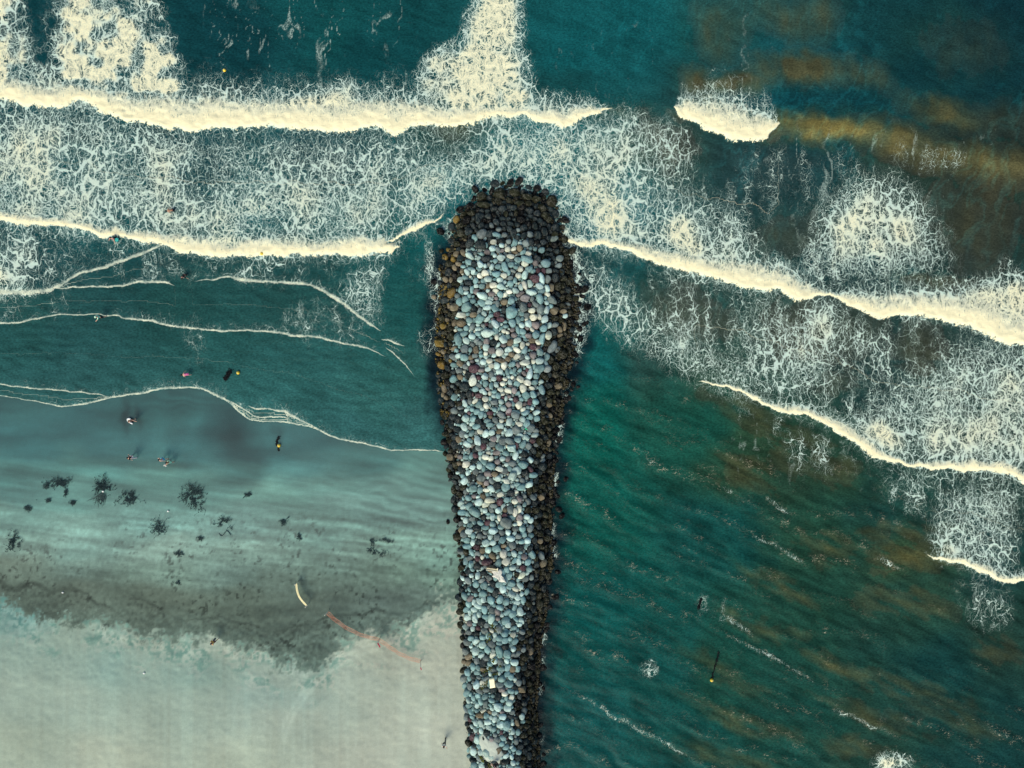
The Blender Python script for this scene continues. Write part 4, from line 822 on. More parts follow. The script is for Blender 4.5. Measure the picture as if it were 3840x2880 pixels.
    (1700, 2480, .2411, """200 740 70 40 -50 G;690 720 60 55 -40 L;570 785 38 34 0 N;470 760 50 28 30 W;370 775 42 36 0 T;415 840 65 42 5 N;515 845 48 45 90 T;760 785 42 30 0 R;910 790 48 38 0 G;765 860 58 48 0 L;645 900 55 40 60 L;540 940 58 45 5 L;430 965 58 40 -75 L;350 950 50 42 90 L;735 985 58 55 20 L;
825 1000 78 60 70 T;990 955 55 36 -70 N;1065 860 52 48 90 L;915 910 30 28 0 T;1075 935 45 35 10 T;925 1095 45 40 90 L;1005 1100 52 43 80 T;1085 1150 65 45 15 O;630 1055 42 42 20 T;700 1085 38 26 85 T;750 1105 35 30 90 P;525 1115 52 45 0 B;345 1065 45 42 90 L;435 1075 45 40 90 L;
255 1070 45 45 0 B;260 905 40 35 90 P;210 970 42 35 90 B;370 1215 65 50 80 L;820 1145 45 35 30 B;600 1210 42 42 0 R;650 1140 40 38 0 G;870 1250 42 35 -15 B;980 1245 50 42 80 G;895 1180 40 35 -40 L;940 1365 45 40 30 T;1015 1410 48 45 0 T;795 1405 45 35 0 B;330 1310 40 35 0 B;
235 1200 28 26 0 B;800 1560 78 45 15 B;930 1580 45 45 0 L;890 1635 45 40 0 T;1090 1490 45 45 0 O;1070 1590 55 45 90 O;1000 1575 35 30 90 T;905 1480 45 30 -70 L;820 1470 55 40 30 L;1035 1320 55 48 0 B;1130 1010 50 42 0 O;1180 1080 55 50 0 O;1200 1180 45 35 0 O;1160 930 55 42 0 O;
565 1320 28 28 0 B;520 1420 70 60 90 L;430 1410 55 50 90 L;755 1280 45 40 0 T;1120 1250 60 50 0 B;1380 1040 48 48 0 D;1360 1350 42 42 0 D;1360 1490 35 35 0 D;1335 1570 48 38 0 D;1170 1340 60 40 0 B;750 1500 30 30 0 L"""),
]
ROCK = {'L': (.345, .475, .425), 'T': (.150, .260, .248), 'W': (.47, .50, .39), 'G': (.120, .155, .145), 'B': (.016, .025, .026), 'D': (.005, .0055, .0055), 'O': (.016, .018, .010),
        'Y': (.130, .090, .022), 'N': (.130, .112, .070), 'R': (.170, .155, .145), 'P': (.070, .040, .046)}  # dark tones: wet, weedy stone, with tip and flank shade included
ROCKW = {'L': .85, 'T': .8, 'W': .85, 'G': .8, 'B': .55, 'D': .4, 'O': .6, 'Y': .7, 'N': .8, 'R': .8, 'P': .8}
ROCKN = {'L': 'pale grey-teal', 'T': 'blue-grey', 'W': 'cream-white', 'G': 'plain grey', 'B': 'dark slate', 'D': 'black wet', 'O': 'olive algae-stained', 'Y': 'yellow weed-covered', 'N': 'tan-brown', 'R': 'dusty pink', 'P': 'maroon'}


def rock_bm(seed, sub):
    rnd = random.Random(seed)
    bm = bmesh.new(); bmesh.ops.create_icosphere(bm, subdivisions=sub, radius=1.0)
    off = Vector((rnd.uniform(0, 50), rnd.uniform(0, 50), rnd.uniform(0, 50)))
    planes = []
    for _ in range(rnd.randint(4, 8)):
        n = Vector((rnd.gauss(0, 1), rnd.gauss(0, 1), rnd.gauss(0, .7))).normalized()
        planes.append((n, rnd.uniform(.74, .92)))
    ex = rnd.uniform(1.9, 2.7)
    for v in bm.verts:
        p = v.co.copy()
        s = (abs(p.x) ** ex + abs(p.y) ** ex + abs(p.z) ** ex) ** (-1 / ex)
        p = p * s
        p *= 1 + .20 * mnoise.noise(p * .95 + off) + .05 * mnoise.noise(p * 2.6 + off)
        for n, d in planes:
            k = p.dot(n) - d
            if k > 0:
                p -= n * k * .82
        v.co = p
    mx = max(abs(v.co.x) for v in bm.verts); my = max(abs(v.co.y) for v in bm.verts); mz = max(abs(v.co.z) for v in bm.verts)
    for v in bm.verts:
        v.co.x /= mx; v.co.y /= my; v.co.z /= mz
    return bm


def rock_material(name, from_object):
    t = NT(name)
    tc = t.n('NewGeometry').outputs['Position']
    if from_object:
        oi = t.n('ObjectInfo'); c, al = oi.outputs['Color'], oi.outputs['Alpha']
        rnd = oi.outputs['Random']
    else:
        a = t.n('Attribute', attribute_name='rcol'); c, al = a.outputs['Color'], a.outputs['Alpha']
    big = t.noise(tc, 1.3, 3, .6); fine = t.noise(tc, 8.0, 3, .7)
    k = t.math('ADD', t.lr(big, .28, .72, -.34, .34), t.lr(fine, .28, .72, -.26, .26))
    col = t.vmath('SCALE', c, t.math('ADD', k, 1.0))
    # pale salt veins and darker lichen
    vein = t.math('SUBTRACT', 1.0, t.ss(t.math('ABSOLUTE', t.math('SUBTRACT', t.noise(tc, 1.7, 3, .7), .5)), .0, .03))
    col = t.mix(t.math('MULTIPLY', vein, t.math('MULTIPLY', al, .22)), col, (.62, .60, .50))
    col = t.mix(t.ss(t.noise(tc, 2.6, 4, .75), .60, .72), col, t.vmath('SCALE', col, .55))
    t.link(col, t.b.inputs['Base Color'])
    t.link(al, t.b.inputs['Roughness'])
    t.b.inputs['Specular IOR Level'].default_value = .035
    t.link(t.bump(fine, .5, .08), t.b.inputs['Normal'])
    return t.m


def parse_rocks():
    out = []
    for ox, oy, s, txt in TRACE:
        for r in txt.replace('\n', '').split(';'):
            x, y, a, b, g, c = r.split()
            x = ox + float(x) * s; y = oy + float(y) * s; a = float(a) * s; b = float(b) * s
            if any(math.hypot(x - q[0], y - q[1]) < .45 * min(b + q[3], a) for q in out):
                continue
            out.append((x, y, a, b, float(g), c))
    return out


SEG = [(790, 'among the foam-washed outermost stones'), (900, 'on the dark wet seaward head'), (1000, 'where dark head meets paler stone'), (1100, 'near the two neighbouring maroon stones'),
       (1230, 'near the big two-tone block'), (1340, 'near the speckled oblong block'), (1450, 'near the big white block'), (1560, 'just landward of big white block'),
       (1700, 'level with lowest swash edge'), (1850, 'level with the seaweed clumps'), (1990, 'level with the beach ripples'), (2110, 'just seaward of pale plank'),
       (2250, 'just landward of pale plank'), (2400, 'level with the orange net'), (2555, 'just seaward of cream slab'), (2700, 'just landward of cream slab'), (9999, 'by the landward sand drift')]
ORD = ['', 'second', 'third', 'fourth', 'fifth', 'sixth', 'seventh', 'eighth', 'ninth', 'tenth', 'eleventh', 'twelfth']


def rock_labels(rocks):
    keys = {}
    desc = []
    for i, (x, y, a, b, g, c) in enumerate(rocks):
        seg = next(s for s in SEG if y < s[0])
        t = 2 * (x - gr_L(y)) / (gr_R(y) - gr_L(y)) - 1
        side = 'beach-side' if t < -.36 else 'sea-side' if t > .36 else 'crest'
        size = 'large' if a > 19.5 else 'mid-sized'
        shape = 'oblong' if a / b > 1.5 else 'rounded'
        k = (size, ROCKN[c], shape, side, seg[1]); keys.setdefault(k, []).append(i); desc.append(k)
    lab = [''] * len(rocks)
    for k, ids in keys.items():
        ids.sort(key=lambda i: rocks[i][1])
        for j, i in enumerate(ids):
            size, cn, shape, side, seg = k
            t = f"{size} {cn} {shape} {side} boulder {seg}"
            if len(ids) > 1:
                t += ', ' + ('closest to the sea' if j == 0 else 'closest to the land' if j == len(ids) - 1 else ORD[j] + ' counted from seaward')
            lab[i] = ' '.join(t.split()[:16])
    return lab


def rock_matrix(x, y, a, b, g, zc, flat, tilt=(0, 0)):
    p = at(x, y, zc)
    k = (CAM_H - zc) / CAM_H / PPM
    M = Matrix.Translation(p) @ Matrix.Rotation(tilt[0], 4, 'X') @ Matrix.Rotation(tilt[1], 4, 'Y') @ Matrix.Rotation(R_(g), 4, 'Z')
    return M, Vector((a * k, b * k, flat * math.sqrt(a * b) * k))


def rock_z(x, y, b):
    m = float(mound_z(np.float64(x), np.float64(y)))
    return m + .55 * b / PPM


def build_boulders():
    rocks = parse_rocks()
    order = sorted(range(len(rocks)), key=lambda i: -rocks[i][2] * rocks[i][3])
    N = 296
    top = [rocks[i] for i in order[:N]]; rest = [rocks[i] for i in order[N:]]
    mat = rock_material('boulder_stone', True)
    variants = []
    for v in range(16):
        bm = rock_bm(100 + v, 4); me = bpy.data.meshes.new('boulder'); bm.to_mesh(me); bm.free()
        me.polygons.foreach_set('use_smooth', [True] * len(me.polygons)); me.materials.append(mat); variants.append(me)
    labs = rock_labels(top)
    rnd = random.Random(5)
    for r, lb in zip(top, labs):
        x, y, a, b, g, c = r
        o = bpy.data.objects.new('boulder', variants[rnd.randrange(16)]); COL.objects.link(o)
        wet_out = x < gr_L(y) - 12 or x > gr_R(y) + 12
        zc = rock_z(x, y, b) if not wet_out else .15
        if c == 'D' and y < 800:
            zc = max(zc, .1)
        M, sc = rock_matrix(x, y, a * 1.06, b * 1.06, g + (180 if rnd.random() < .5 else 0), zc, rnd.uniform(.72, .92), (rnd.uniform(-.12, .12), rnd.uniform(-.12, .12)))
        o.matrix_world = M; o.scale = sc
        col = np.array(ROCK[c]) * rnd.uniform(.82, 1.2) * np.array([rnd.uniform(.95, 1.05), 1, rnd.uniform(.95, 1.05)])
        o.color = (*[float(v) for v in col], ROCKW[c])
        tag(o, lb, 'boulder', 'boulders piled along the rock groyne')
    # ---- everything smaller: one mass
    cell = 2.0; x0, y0 = 1540, 640
    W = int(700 / cell); H = int(2340 / cell)
    occ = np.zeros((H, W), bool)
    iy, ix = np.mgrid[0:H, 0:W]

    def mark(x, y, a, b, g, k, test=False):
        r = int(a / cell) + 1; cx = int((x - x0) / cell); cy = int((y - y0) / cell)
        ya, yb, xa, xb = max(0, cy - r), min(H, cy + r + 1), max(0, cx - r), min(W, cx + r + 1)
        if ya >= yb or xa >= xb:
            return 1.0
        dx = ix[ya:yb, xa:xb] * cell + x0 - x; dy = -(iy[ya:yb, xa:xb] * cell + y0 - y); t = R_(g)
        m = ((dx * math.cos(t) + dy * math.sin(t)) / (a * k)) ** 2 + ((-dx * math.sin(t) + dy * math.cos(t)) / (b * k)) ** 2 < 1
        if test:
            return (occ[ya:yb, xa:xb] & m).sum() / max(1, m.sum())
        occ[ya:yb, xa:xb] |= m
        return 0
    for r in rocks:
        mark(r[0], r[1], r[2], r[3], r[4], .95)
    fill = []
    # outliers on the sand, half buried, and drowned ones on the sea side
    for a_lo, a_hi, tries, tol in ((13, 18, 9000, .16), (9, 13, 16000, .2), (6, 9, 26000, .24), (4, 6, 30000, .3)):
        for _ in range(tries):
            y = rnd.uniform(690, 2960); L, Rr = float(gr_L(y)), float(gr_R(y))
            x = rnd.uniform(L - 4, Rr + 4)
            a = rnd.uniform(a_lo, a_hi); b = a * rnd.uniform(.62, .98); g = rnd.uniform(0, 180)
            if x < L + 6 + a * .5 and rnd.random() < .5:
                continue
            if mark(x, y, a, b, g, 1.0, True) > tol:
                continue
            mark(x, y, a, b, g, .95)
            dl, dr = x - L, Rr - x
            crest_l = np.interp(y, [900, 1500, 2000, 2880], [75, 60, 20, 0]); crest_r = np.interp(y, [900, 1500, 2000, 2880], [130, 95, 80, 80])  # dark tip and flanks: wet stone plus shade put into the colour
            u = rnd.random()
            if y < 880 + 40 * rnd.random():
                c = 'B' if u < .6 else 'D' if u < .8 else 'O'
            elif dl < crest_l + rnd.uniform(-14, 14):
                c = 'O' if u < .4 else 'D' if u < .55 else 'B' if u < .92 else 'N'
            elif dr < crest_r * .45 + rnd.uniform(-14, 14):
                c = 'O' if u < .5 else 'D' if u < .75 else 'B'
            elif dr < crest_r + rnd.uniform(-14, 14):
                c = 'O' if u < .35 else 'B' if u < .8 else 'D' if u < .9 else 'G'
            else:
                big = y > 1900
                c = rnd.choices('TLGBWRNP', [40, 24, 20, 7, 3, 2, 3, 1])[0]
            fill.append((x, y, a, b, g, c))
    for _ in range(70):      # drowned stones off the sea side and the tip
        y = rnd.uniform(1000, 2900); x = float(gr_R(y)) + abs(rnd.gauss(0, 22)) - 4
        a = rnd.uniform(8, 16); fill.append((x, y, a, a * rnd.uniform(.7, .95), rnd.uniform(0, 180), 'D'))
    V = []; Fc = []; C = []; base = 0
    vv = []
    for s in range(10):
        bm = rock_bm(300 + s, 2); bm.verts.ensure_lookup_table()
        vv.append((np.array([v.co[:] for v in bm.verts]), np.array([[v.index for v in f.verts] for f in bm.faces]))); bm.free()
    bmh = []
    for s in range(6):
        bm = rock_bm(400 + s, 3); bm.verts.ensure_lookup_table()
        bmh.append((np.array([v.co[:] for v in bm.verts]), np.array([[v.index for v in f.verts] for f in bm.faces]))); bm.free()
    for n, r in enumerate(rest + fill):
        x, y, a, b, g, c = r
        drown = n >= len(rest) + len(fill) - 70
        m = float(mound_z(np.float64(x), np.float64(y)))
        if drown:
            zc = -b / PPM * rnd.uniform(.15, .6)
        elif n < len(rest):
            zc = m + .5 * b / PPM
            if x < gr_L(y) - 8:
                px_, py_ = x, y
                zc = float(sand_z(np.float64((px_ - 1920) / PPM), np.float64((1440 - py_) / PPM))) + .1 * b / PPM
                zc = max(zc, .02)
        else:
            zc = m + (.10 if a > 9 else -.10) * b / PPM
        k_ = 1.05
        M, sc = rock_matrix(x, y, a * k_, b * k_, g, zc, rnd.uniform(.7, .95), (rnd.uniform(-.2, .2), rnd.uniform(-.2, .2)))
        v, f = (bmh[rnd.randrange(6)] if a > 11 else vv[rnd.randrange(10)])
        A = np.array(M.to_3x3()) @ np.diag(sc[:])
        V.append(v @ A.T + np.array(M.translation)); Fc.append(f + base); base += len(v)
        col = np.array(ROCK[c]) * rnd.uniform(.75, 1.25)
        C.append(np.tile(np.append(col, ROCKW[c]), (len(v), 1)))
    V = np.concatenate(V); Fc = np.concatenate(Fc); C = np.concatenate(C)
    me = np_mesh('small_boulders', V, Fc, 3)
    cattr(me, 'rcol', C)
    o = link_mesh('small_boulders', me, rock_material('small_boulder_stone', False))
    tag(o, 'mass of smaller grey, tan and dark stones filling the rock groyne', 'stones', kind='stuff')
    print('rocks', len(rocks), 'fill', len(fill))
    # ---- rubble core under the boulders
    ys = np.arange(640, 3300, 9.0); ts = np.linspace(-1.12, 1.12, 70)
    T, YY = np.meshgrid(ts, ys)
    L, Rr = gr_L(YY), gr_R(YY)
    XX = (L + Rr) / 2 + T * (Rr - L) / 2
    Zm = mound_z(XX, YY) - .28 + (fbm(XX / 14, YY / 14, 3, 151) - .5) * .3
    Zm = np.where(np.abs(T) > 1.02, -2.6, Zm)
    k = (CAM_H - Zm) / CAM_H / PPM
    vx = np.stack([(XX - 1920) * k, (1440 - YY) * k, Zm], -1).reshape(-1, 3)
    idx = np.arange(T.size).reshape(T.shape)
    q = np.stack([idx[:-1, :-1], idx[1:, :-1], idx[1:, 1:], idx[:-1, 1:]], -1).reshape(-1, 4)
    me = np_mesh('rubble_bed', vx, q)
    o = link_mesh('rubble_bed', me, simple_mat('rubble', (.045, .045, .04), .8, .4, 3, .6)); tag(o, kind='structure')
    # ---- rockweed on both flanks
    V = []; Fc = []; C = []; base = 0
    tv = []
    for s in range(8):
        bm = bmesh.new(); bmesh.ops.create_icosphere(bm, subdivisions=2, radius=1)
        for v in bm.verts:
            v.co *= 1 + .75 * mnoise.noise(v.co * 2.6 + Vector((s * 7.0, 3, 1)))
        bm.verts.ensure_lookup_table(); tv.append((np.array([v.co[:] for v in bm.verts]), np.array([[v.index for v in f.verts] for f in bm.faces]))); bm.free()

    def tuft(x, y, r, col, lift=0.0):
        nonlocal base
        m = float(mound_z(np.float64(x), np.float64(y))); z = max(m, -.1) + lift
        v, f = tv[rnd.randrange(8)]
        p = at(x, y, z); k = r / PPM; t = rnd.uniform(0, 6.28)
        Rz = np.array([[math.cos(t), -math.sin(t), 0], [math.sin(t), math.cos(t), 0], [0, 0, 1]])
        V.append((v * np.array([k, k * rnd.uniform(.6, 1), k * .7])) @ Rz.T + np.array(p)); Fc.append(f + base); base += len(v)
        C.append(np.tile(np.append(np.array(col) * rnd.uniform(.6, 1.4), .7), (len(v), 1)))
    for _ in range(1500):
        y = rnd.uniform(980, 2900)
        wdt = np.interp(y, [980, 1100, 1350, 1700, 2300, 2900], [40, 62, 60, 42, 36, 34])
        x = float(gr_R(y)) - abs(rnd.gauss(0, .5)) * wdt + 4
        if fbm(np.array([x / 40.]), np.array([y / 40.]), 2, 171)[0] < .42:
            continue
        tuft(x, y, rnd.uniform(2.5, 6.5), (.026, .024, .012), .28)
    for _ in range(420):
        y = rnd.uniform(930, 1560); x = float(gr_L(y)) + abs(rnd.gauss(0, .5)) * 44 - 2
        if fbm(np.array([x / 34.]), np.array([y / 34.]), 2, 173)[0] < .47:
            continue
        tuft(x, y, rnd.uniform(2.5, 6), (.105, .078, .018) if rnd.random() < .45 else (.03, .027, .012), .3)
    for _ in range(260):
        y = rnd.uniform(740, 900); x = rnd.uniform(float(gr_L(y)), float(gr_R(y)))
        if abs(2 * (x - gr_L(y)) / (gr_R(y) - gr_L(y)) - 1) < .75 and y > 780:
            continue
        tuft(x, y, rnd.uniform(3, 6), (.026, .024, .012), .25)
    me = np_mesh('rockweed', np.concatenate(V), np.concatenate(Fc), 3); cattr(me, 'rcol', np.concatenate(C))
    o = link_mesh('rockweed', me, rock_material('rockweed', False)); tag(o, 'olive and yellow-brown rockweed coating the waterline stones', 'seaweed', kind='stuff')
    # ---- moss between the crest stones
    V, Fc, C, base = [], [], [], 0
    spots = [(495, 255), (500, 300), (480, 320), (540, 495), (530, 505), (600, 548), (520, 575), (495, 578), (465, 602), (545, 625), (530, 630), (560, 620), (470, 712), (455, 735), (425, 765), (515, 150), (525, 160), (560, 210)]
    spots = [(1640 + a * .394, 2280 + b * .394) for a, b in spots] + [(1804, 2846), (1808, 2852), (1800, 2842), (1836, 2866), (1840, 2872), (1832, 2876), (1828, 2880)]
    for sx, sy in spots:
        for _ in range(9):
            tuft(sx + rnd.gauss(0, 4), sy + rnd.gauss(0, 4), rnd.uniform(1.3, 2.8), (.075, .085, .016), .42)
    me = np_mesh('moss', np.concatenate(V), np.concatenate(Fc), 3); cattr(me, 'rcol', np.concatenate(C))
    o = link_mesh('moss', me, rock_material('moss', False)); tag(o, 'olive-green weeds sprouting between the crest stones', 'plants', kind='stuff')
# ================================================================ PEOPLE
MATS = {}


def mat(name, col, **k):
    if name not in MATS:
        MATS[name] = simple_mat(name, col, **k)
    return MATS[name]


SKIN = {'fair': (.62, .36, .25), 'tan': (.42, .22, .13), 'mid': (.52, .30, .20)}


def skin_mesh(name, nodes, edges, root, levels=1):
    """nodes: list of (co, rx, ry); one continuous surface grown round a skeleton"""
    me = bpy.data.meshes.new(name + '_skeleton')
    me.from_pydata([tuple(n[0]) for n in nodes], edges, [])
    o = bpy.data.objects.new(name, me); COL.objects.link(o)
    sk = o.modifiers.new('skin', 'SKIN'); sk.use_smooth_shade = True
    sv = me.skin_vertices[0].data
    for i, n in enumerate(nodes):
        sv[i].radius = (n[1], n[2]); sv[i].use_root = (i == root)
    su = o.modifiers.new('sub', 'SUBSURF'); su.levels = levels; su.render_levels = levels
    dg = bpy.context.evaluated_depsgraph_get()
    new = bpy.data.meshes.new_from_object(o.evaluated_get(dg))
    o.modifiers.clear(); o.data = new; bpy.data.meshes.remove(me)
    new.polygons.foreach_set('use_smooth', [True] * len(new.polygons))
    return o


def person(px, py, face, label, skin='mid', hair=(.012, .010, .009), top=None, bottom=None, shoes=None, hat=None, lean=0, arms=((-25, 15), (25, 15)), stride=.18, sink=0.0, sit=False, h=1.7, ground=None, group='people on the beach and in the shallows'):
    """face: heading in degrees in the picture (0 = right, 90 = up). arms: per side (forward swing, outward) in degrees"""
    K = h / 1.7
    Rx = Matrix.Rotation(R_(-lean), 3, 'X')
    hip0 = Vector((0, 0, .93 if not sit else .42))

    def up(x, y, z):       # torso point relative to pelvis, leaned forward (+Y)
        return hip0 + Rx @ Vector((x, y, z - .93))
    nodes = []; E = []

    def nd(co, r, r2=None, par=None):
        nodes.append((Vector(co) * K, r * K, (r2 or r) * K))
        if par is not None:
            E.append((par, len(nodes) - 1))
        return len(nodes) - 1
    pel = nd(hip0, .15, .11)
    wai = nd(up(0, 0, 1.10), .13, .10, pel); che = nd(up(0, 0, 1.30), .155, .11, wai); ups = nd(up(0, 0, 1.42), .11, .085, che)
    nek = nd(up(0, .01, 1.50), .055, .055, ups); jaw = nd(up(0, .03, 1.57), .075, .08, nek); hed = nd(up(0, .02, 1.64), .083, .095, jaw); crn = nd(up(0, .01, 1.70), .06, .07, hed)
    nd(up(0, .12, 1.61), .014, .014, hed)                    # nose
    for s in (-1, 1):
        nd(up(s * .092, .0, 1.62), .014, .018, hed)          # ears
    tor = [pel, wai, che, ups]
    arm_ids = []; leg_ids = []
    for s, (fw, ow) in zip((-1, 1), arms):
        sh = nd(up(s * .185, 0, 1.41), .06, .058, ups)
        d = Rx @ (Matrix.Rotation(R_(s * -ow), 3, 'Y') @ Matrix.Rotation(R_(fw), 3, 'X') @ Vector((0, 0, -1)))
        d2 = Rx @ (Matrix.Rotation(R_(s * -ow * .8), 3, 'Y') @ Matrix.Rotation(R_(fw + 22), 3, 'X') @ Vector((0, 0, -1)))
        p0 = up(s * .185, 0, 1.41)
        el = nd(p0 + d * .29, .043, .043, sh); wr = nd(p0 + d * .29 + d2 * .25, .030, .026, el); pa = nd(p0 + d * .29 + d2 * .33, .038, .020, wr)
        side = d2.cross(Vector((0, 1, 0)))
        side = (side if side.length > .1 else Vector((1, 0, 0))).normalized()
        bp = p0 + d * .29 + d2 * .33
        for k, ln in enumerate((.068, .080, .075, .058)):
            f1 = nd(bp + d2 * .045 + side * (-.03 + .02 * k), .0095, .0095, pa); nd(bp + d2 * (.045 + ln * .8) + side * (-.034 + .0227 * k) + Rx @ Vector((0, .012, 0)), .0075, .0075, f1)
        th = nd(bp - d2 * .03 - side * .042, .011, .011, pa); nd(bp + d2 * .015 - side * .066, .0085, .0085, th)
        arm_ids.append((sh, el))
    for s in (-1, 1):
        hp = nd(hip0 + Vector((s * .095, 0, -.06)), .095, .095, pel)
        if sit:
            kn = nd(Vector((s * .13, .42, .50)), .062, .062, hp); an = nd(Vector((s * .12, .52, .09)), .042, .042, kn)
        else:
            st = stride * s
            kn = nd(Vector((s * .10, st * .75 + .03, .50)), .062, .062, hp); an = nd(Vector((s * .10, st * 1.15 - .02, .09)), .040, .042, kn)
        ft = nd(nodes[an][0] / K + Vector((s * .015, .07, -.05)), .038, .030, an); nd(nodes[ft][0] / K + Vector((s * .01, .10, -.008)), .036, .022, ft)
        leg_ids.append((hp, kn, an, ft))
    body = skin_mesh('person', nodes, E, pel)
    body.data.materials.append(mat('skin_' + skin, SKIN[skin], rough=.55, var=.08))
    z = 0.0
    if ground is None:
        p0 = at(px, py, 0); ground = max(float(sand_z(np.float64(p0.x), np.float64(p0.y))), 0.0)
    body.location = at(px, py, ground) - Vector((0, 0, sink)); body.rotation_euler = (0, 0, R_(face - 90))
    tag(body, label, 'person', group)

    def cloth(nm, ids, edges, root, grow, m, lv=1):
        mp = {i: k for k, i in enumerate(ids)}
        o = skin_mesh(nm, [(nodes[i][0], nodes[i][1] + grow * K, nodes[i][2] + grow * K) for i in ids], [(mp[a], mp[b]) for a, b in edges], mp[root], lv)
        o.data.materials.append(m); o.parent = body
        return o
    if top:
        kind, m = top
        if kind == 'dress':
            ids = tor + [leg_ids[0][0], leg_ids[1][0]]; ed = [(pel, wai), (wai, che), (che, ups), (pel, leg_ids[0][0]), (pel, leg_ids[1][0])]
            cloth('dress', ids, ed, pel, .022, m)
        else:
            ids = tor[1:] + [arm_ids[0][0], arm_ids[1][0]]; ed = [(wai, che), (che, ups), (ups, arm_ids[0][0]), (ups, arm_ids[1][0])]
            if kind == 'shirt':
                ids += [arm_ids[0][1], arm_ids[1][1], pel]; ed += [arm_ids[0], arm_ids[1], (pel, wai)]
            cloth('shirt' if kind == 'shirt' else 'swim_top', ids, ed, che, .016, m)
    if bottom:
        kind, m = bottom
        ids = [pel] + [leg_ids[0][0], leg_ids[0][1], leg_ids[1][0], leg_ids[1][1]]; ed = [(pel, leg_ids[0][0]), (leg_ids[0][0], leg_ids[0][1]), (pel, leg_ids[1][0]), (leg_ids[1][0], leg_ids[1][1])]
        if kind == 'trousers':
            ids += [leg_ids[0][2], leg_ids[1][2]]; ed += [(leg_ids[0][1], leg_ids[0][2]), (leg_ids[1][1], leg_ids[1][2])]
        cloth(kind, ids, ed, pel, .02, m)
    if shoes:
        for L in leg_ids:
            a, b = nodes[L[2]][0], nodes[L[3]][0]
            bm = bmesh.new(); bmesh.ops.create_icosphere(bm, subdivisions=2, radius=1)
            c = b + Vector((0, .015, .01)) * K
            for v in bm.verts:
                v.co = Vector((v.co.x * .065, v.co.y * .15, max(v.co.z, -.5) * .065)) * K + c
            bm_obj('shoe', bm, shoes, body)
    # hair: a cap hugging the back and top of the head
    bm = bmesh.new(); bmesh.ops.create_icosphere(bm, subdivisions=3, radius=1)
    hc = nodes[hed][0]; bk = Rx @ Vector((0, -.022, .022)) * K
    for v in bm.verts:
        n = v.co.copy()
        w = 1 + .08 * mnoise.noise(n * 3 + hc)
        fr = max(0.0, n.y) * (1 if n.z < .35 else .35)
        v.co = hc + bk + Rx @ Vector((n.x * .112 * w * (1 - .25 * fr), n.y * .122 * w * (1 - .75 * fr), n.z * .112 * w)) * K
    bm_obj('hair', bm, mat('hair_%d' % int(hair[0] * 1000), hair, rough=.6, var=.3), body)
    if hat:
        bm = bmesh.new(); bmesh.ops.create_icosphere(bm, subdivisions=2, radius=1)
        for v in bm.verts:
            n = v.co.copy()
            if n.z < 0:
                n.x *= 1.5; n.y *= 1.5; n.z = -.1
            v.co = nodes[crn][0] + Rx @ Vector((n.x * .115, n.y * .125, n.z * .10 + .0)) * K
        bm_obj('cap', bm, hat, body)
    return body


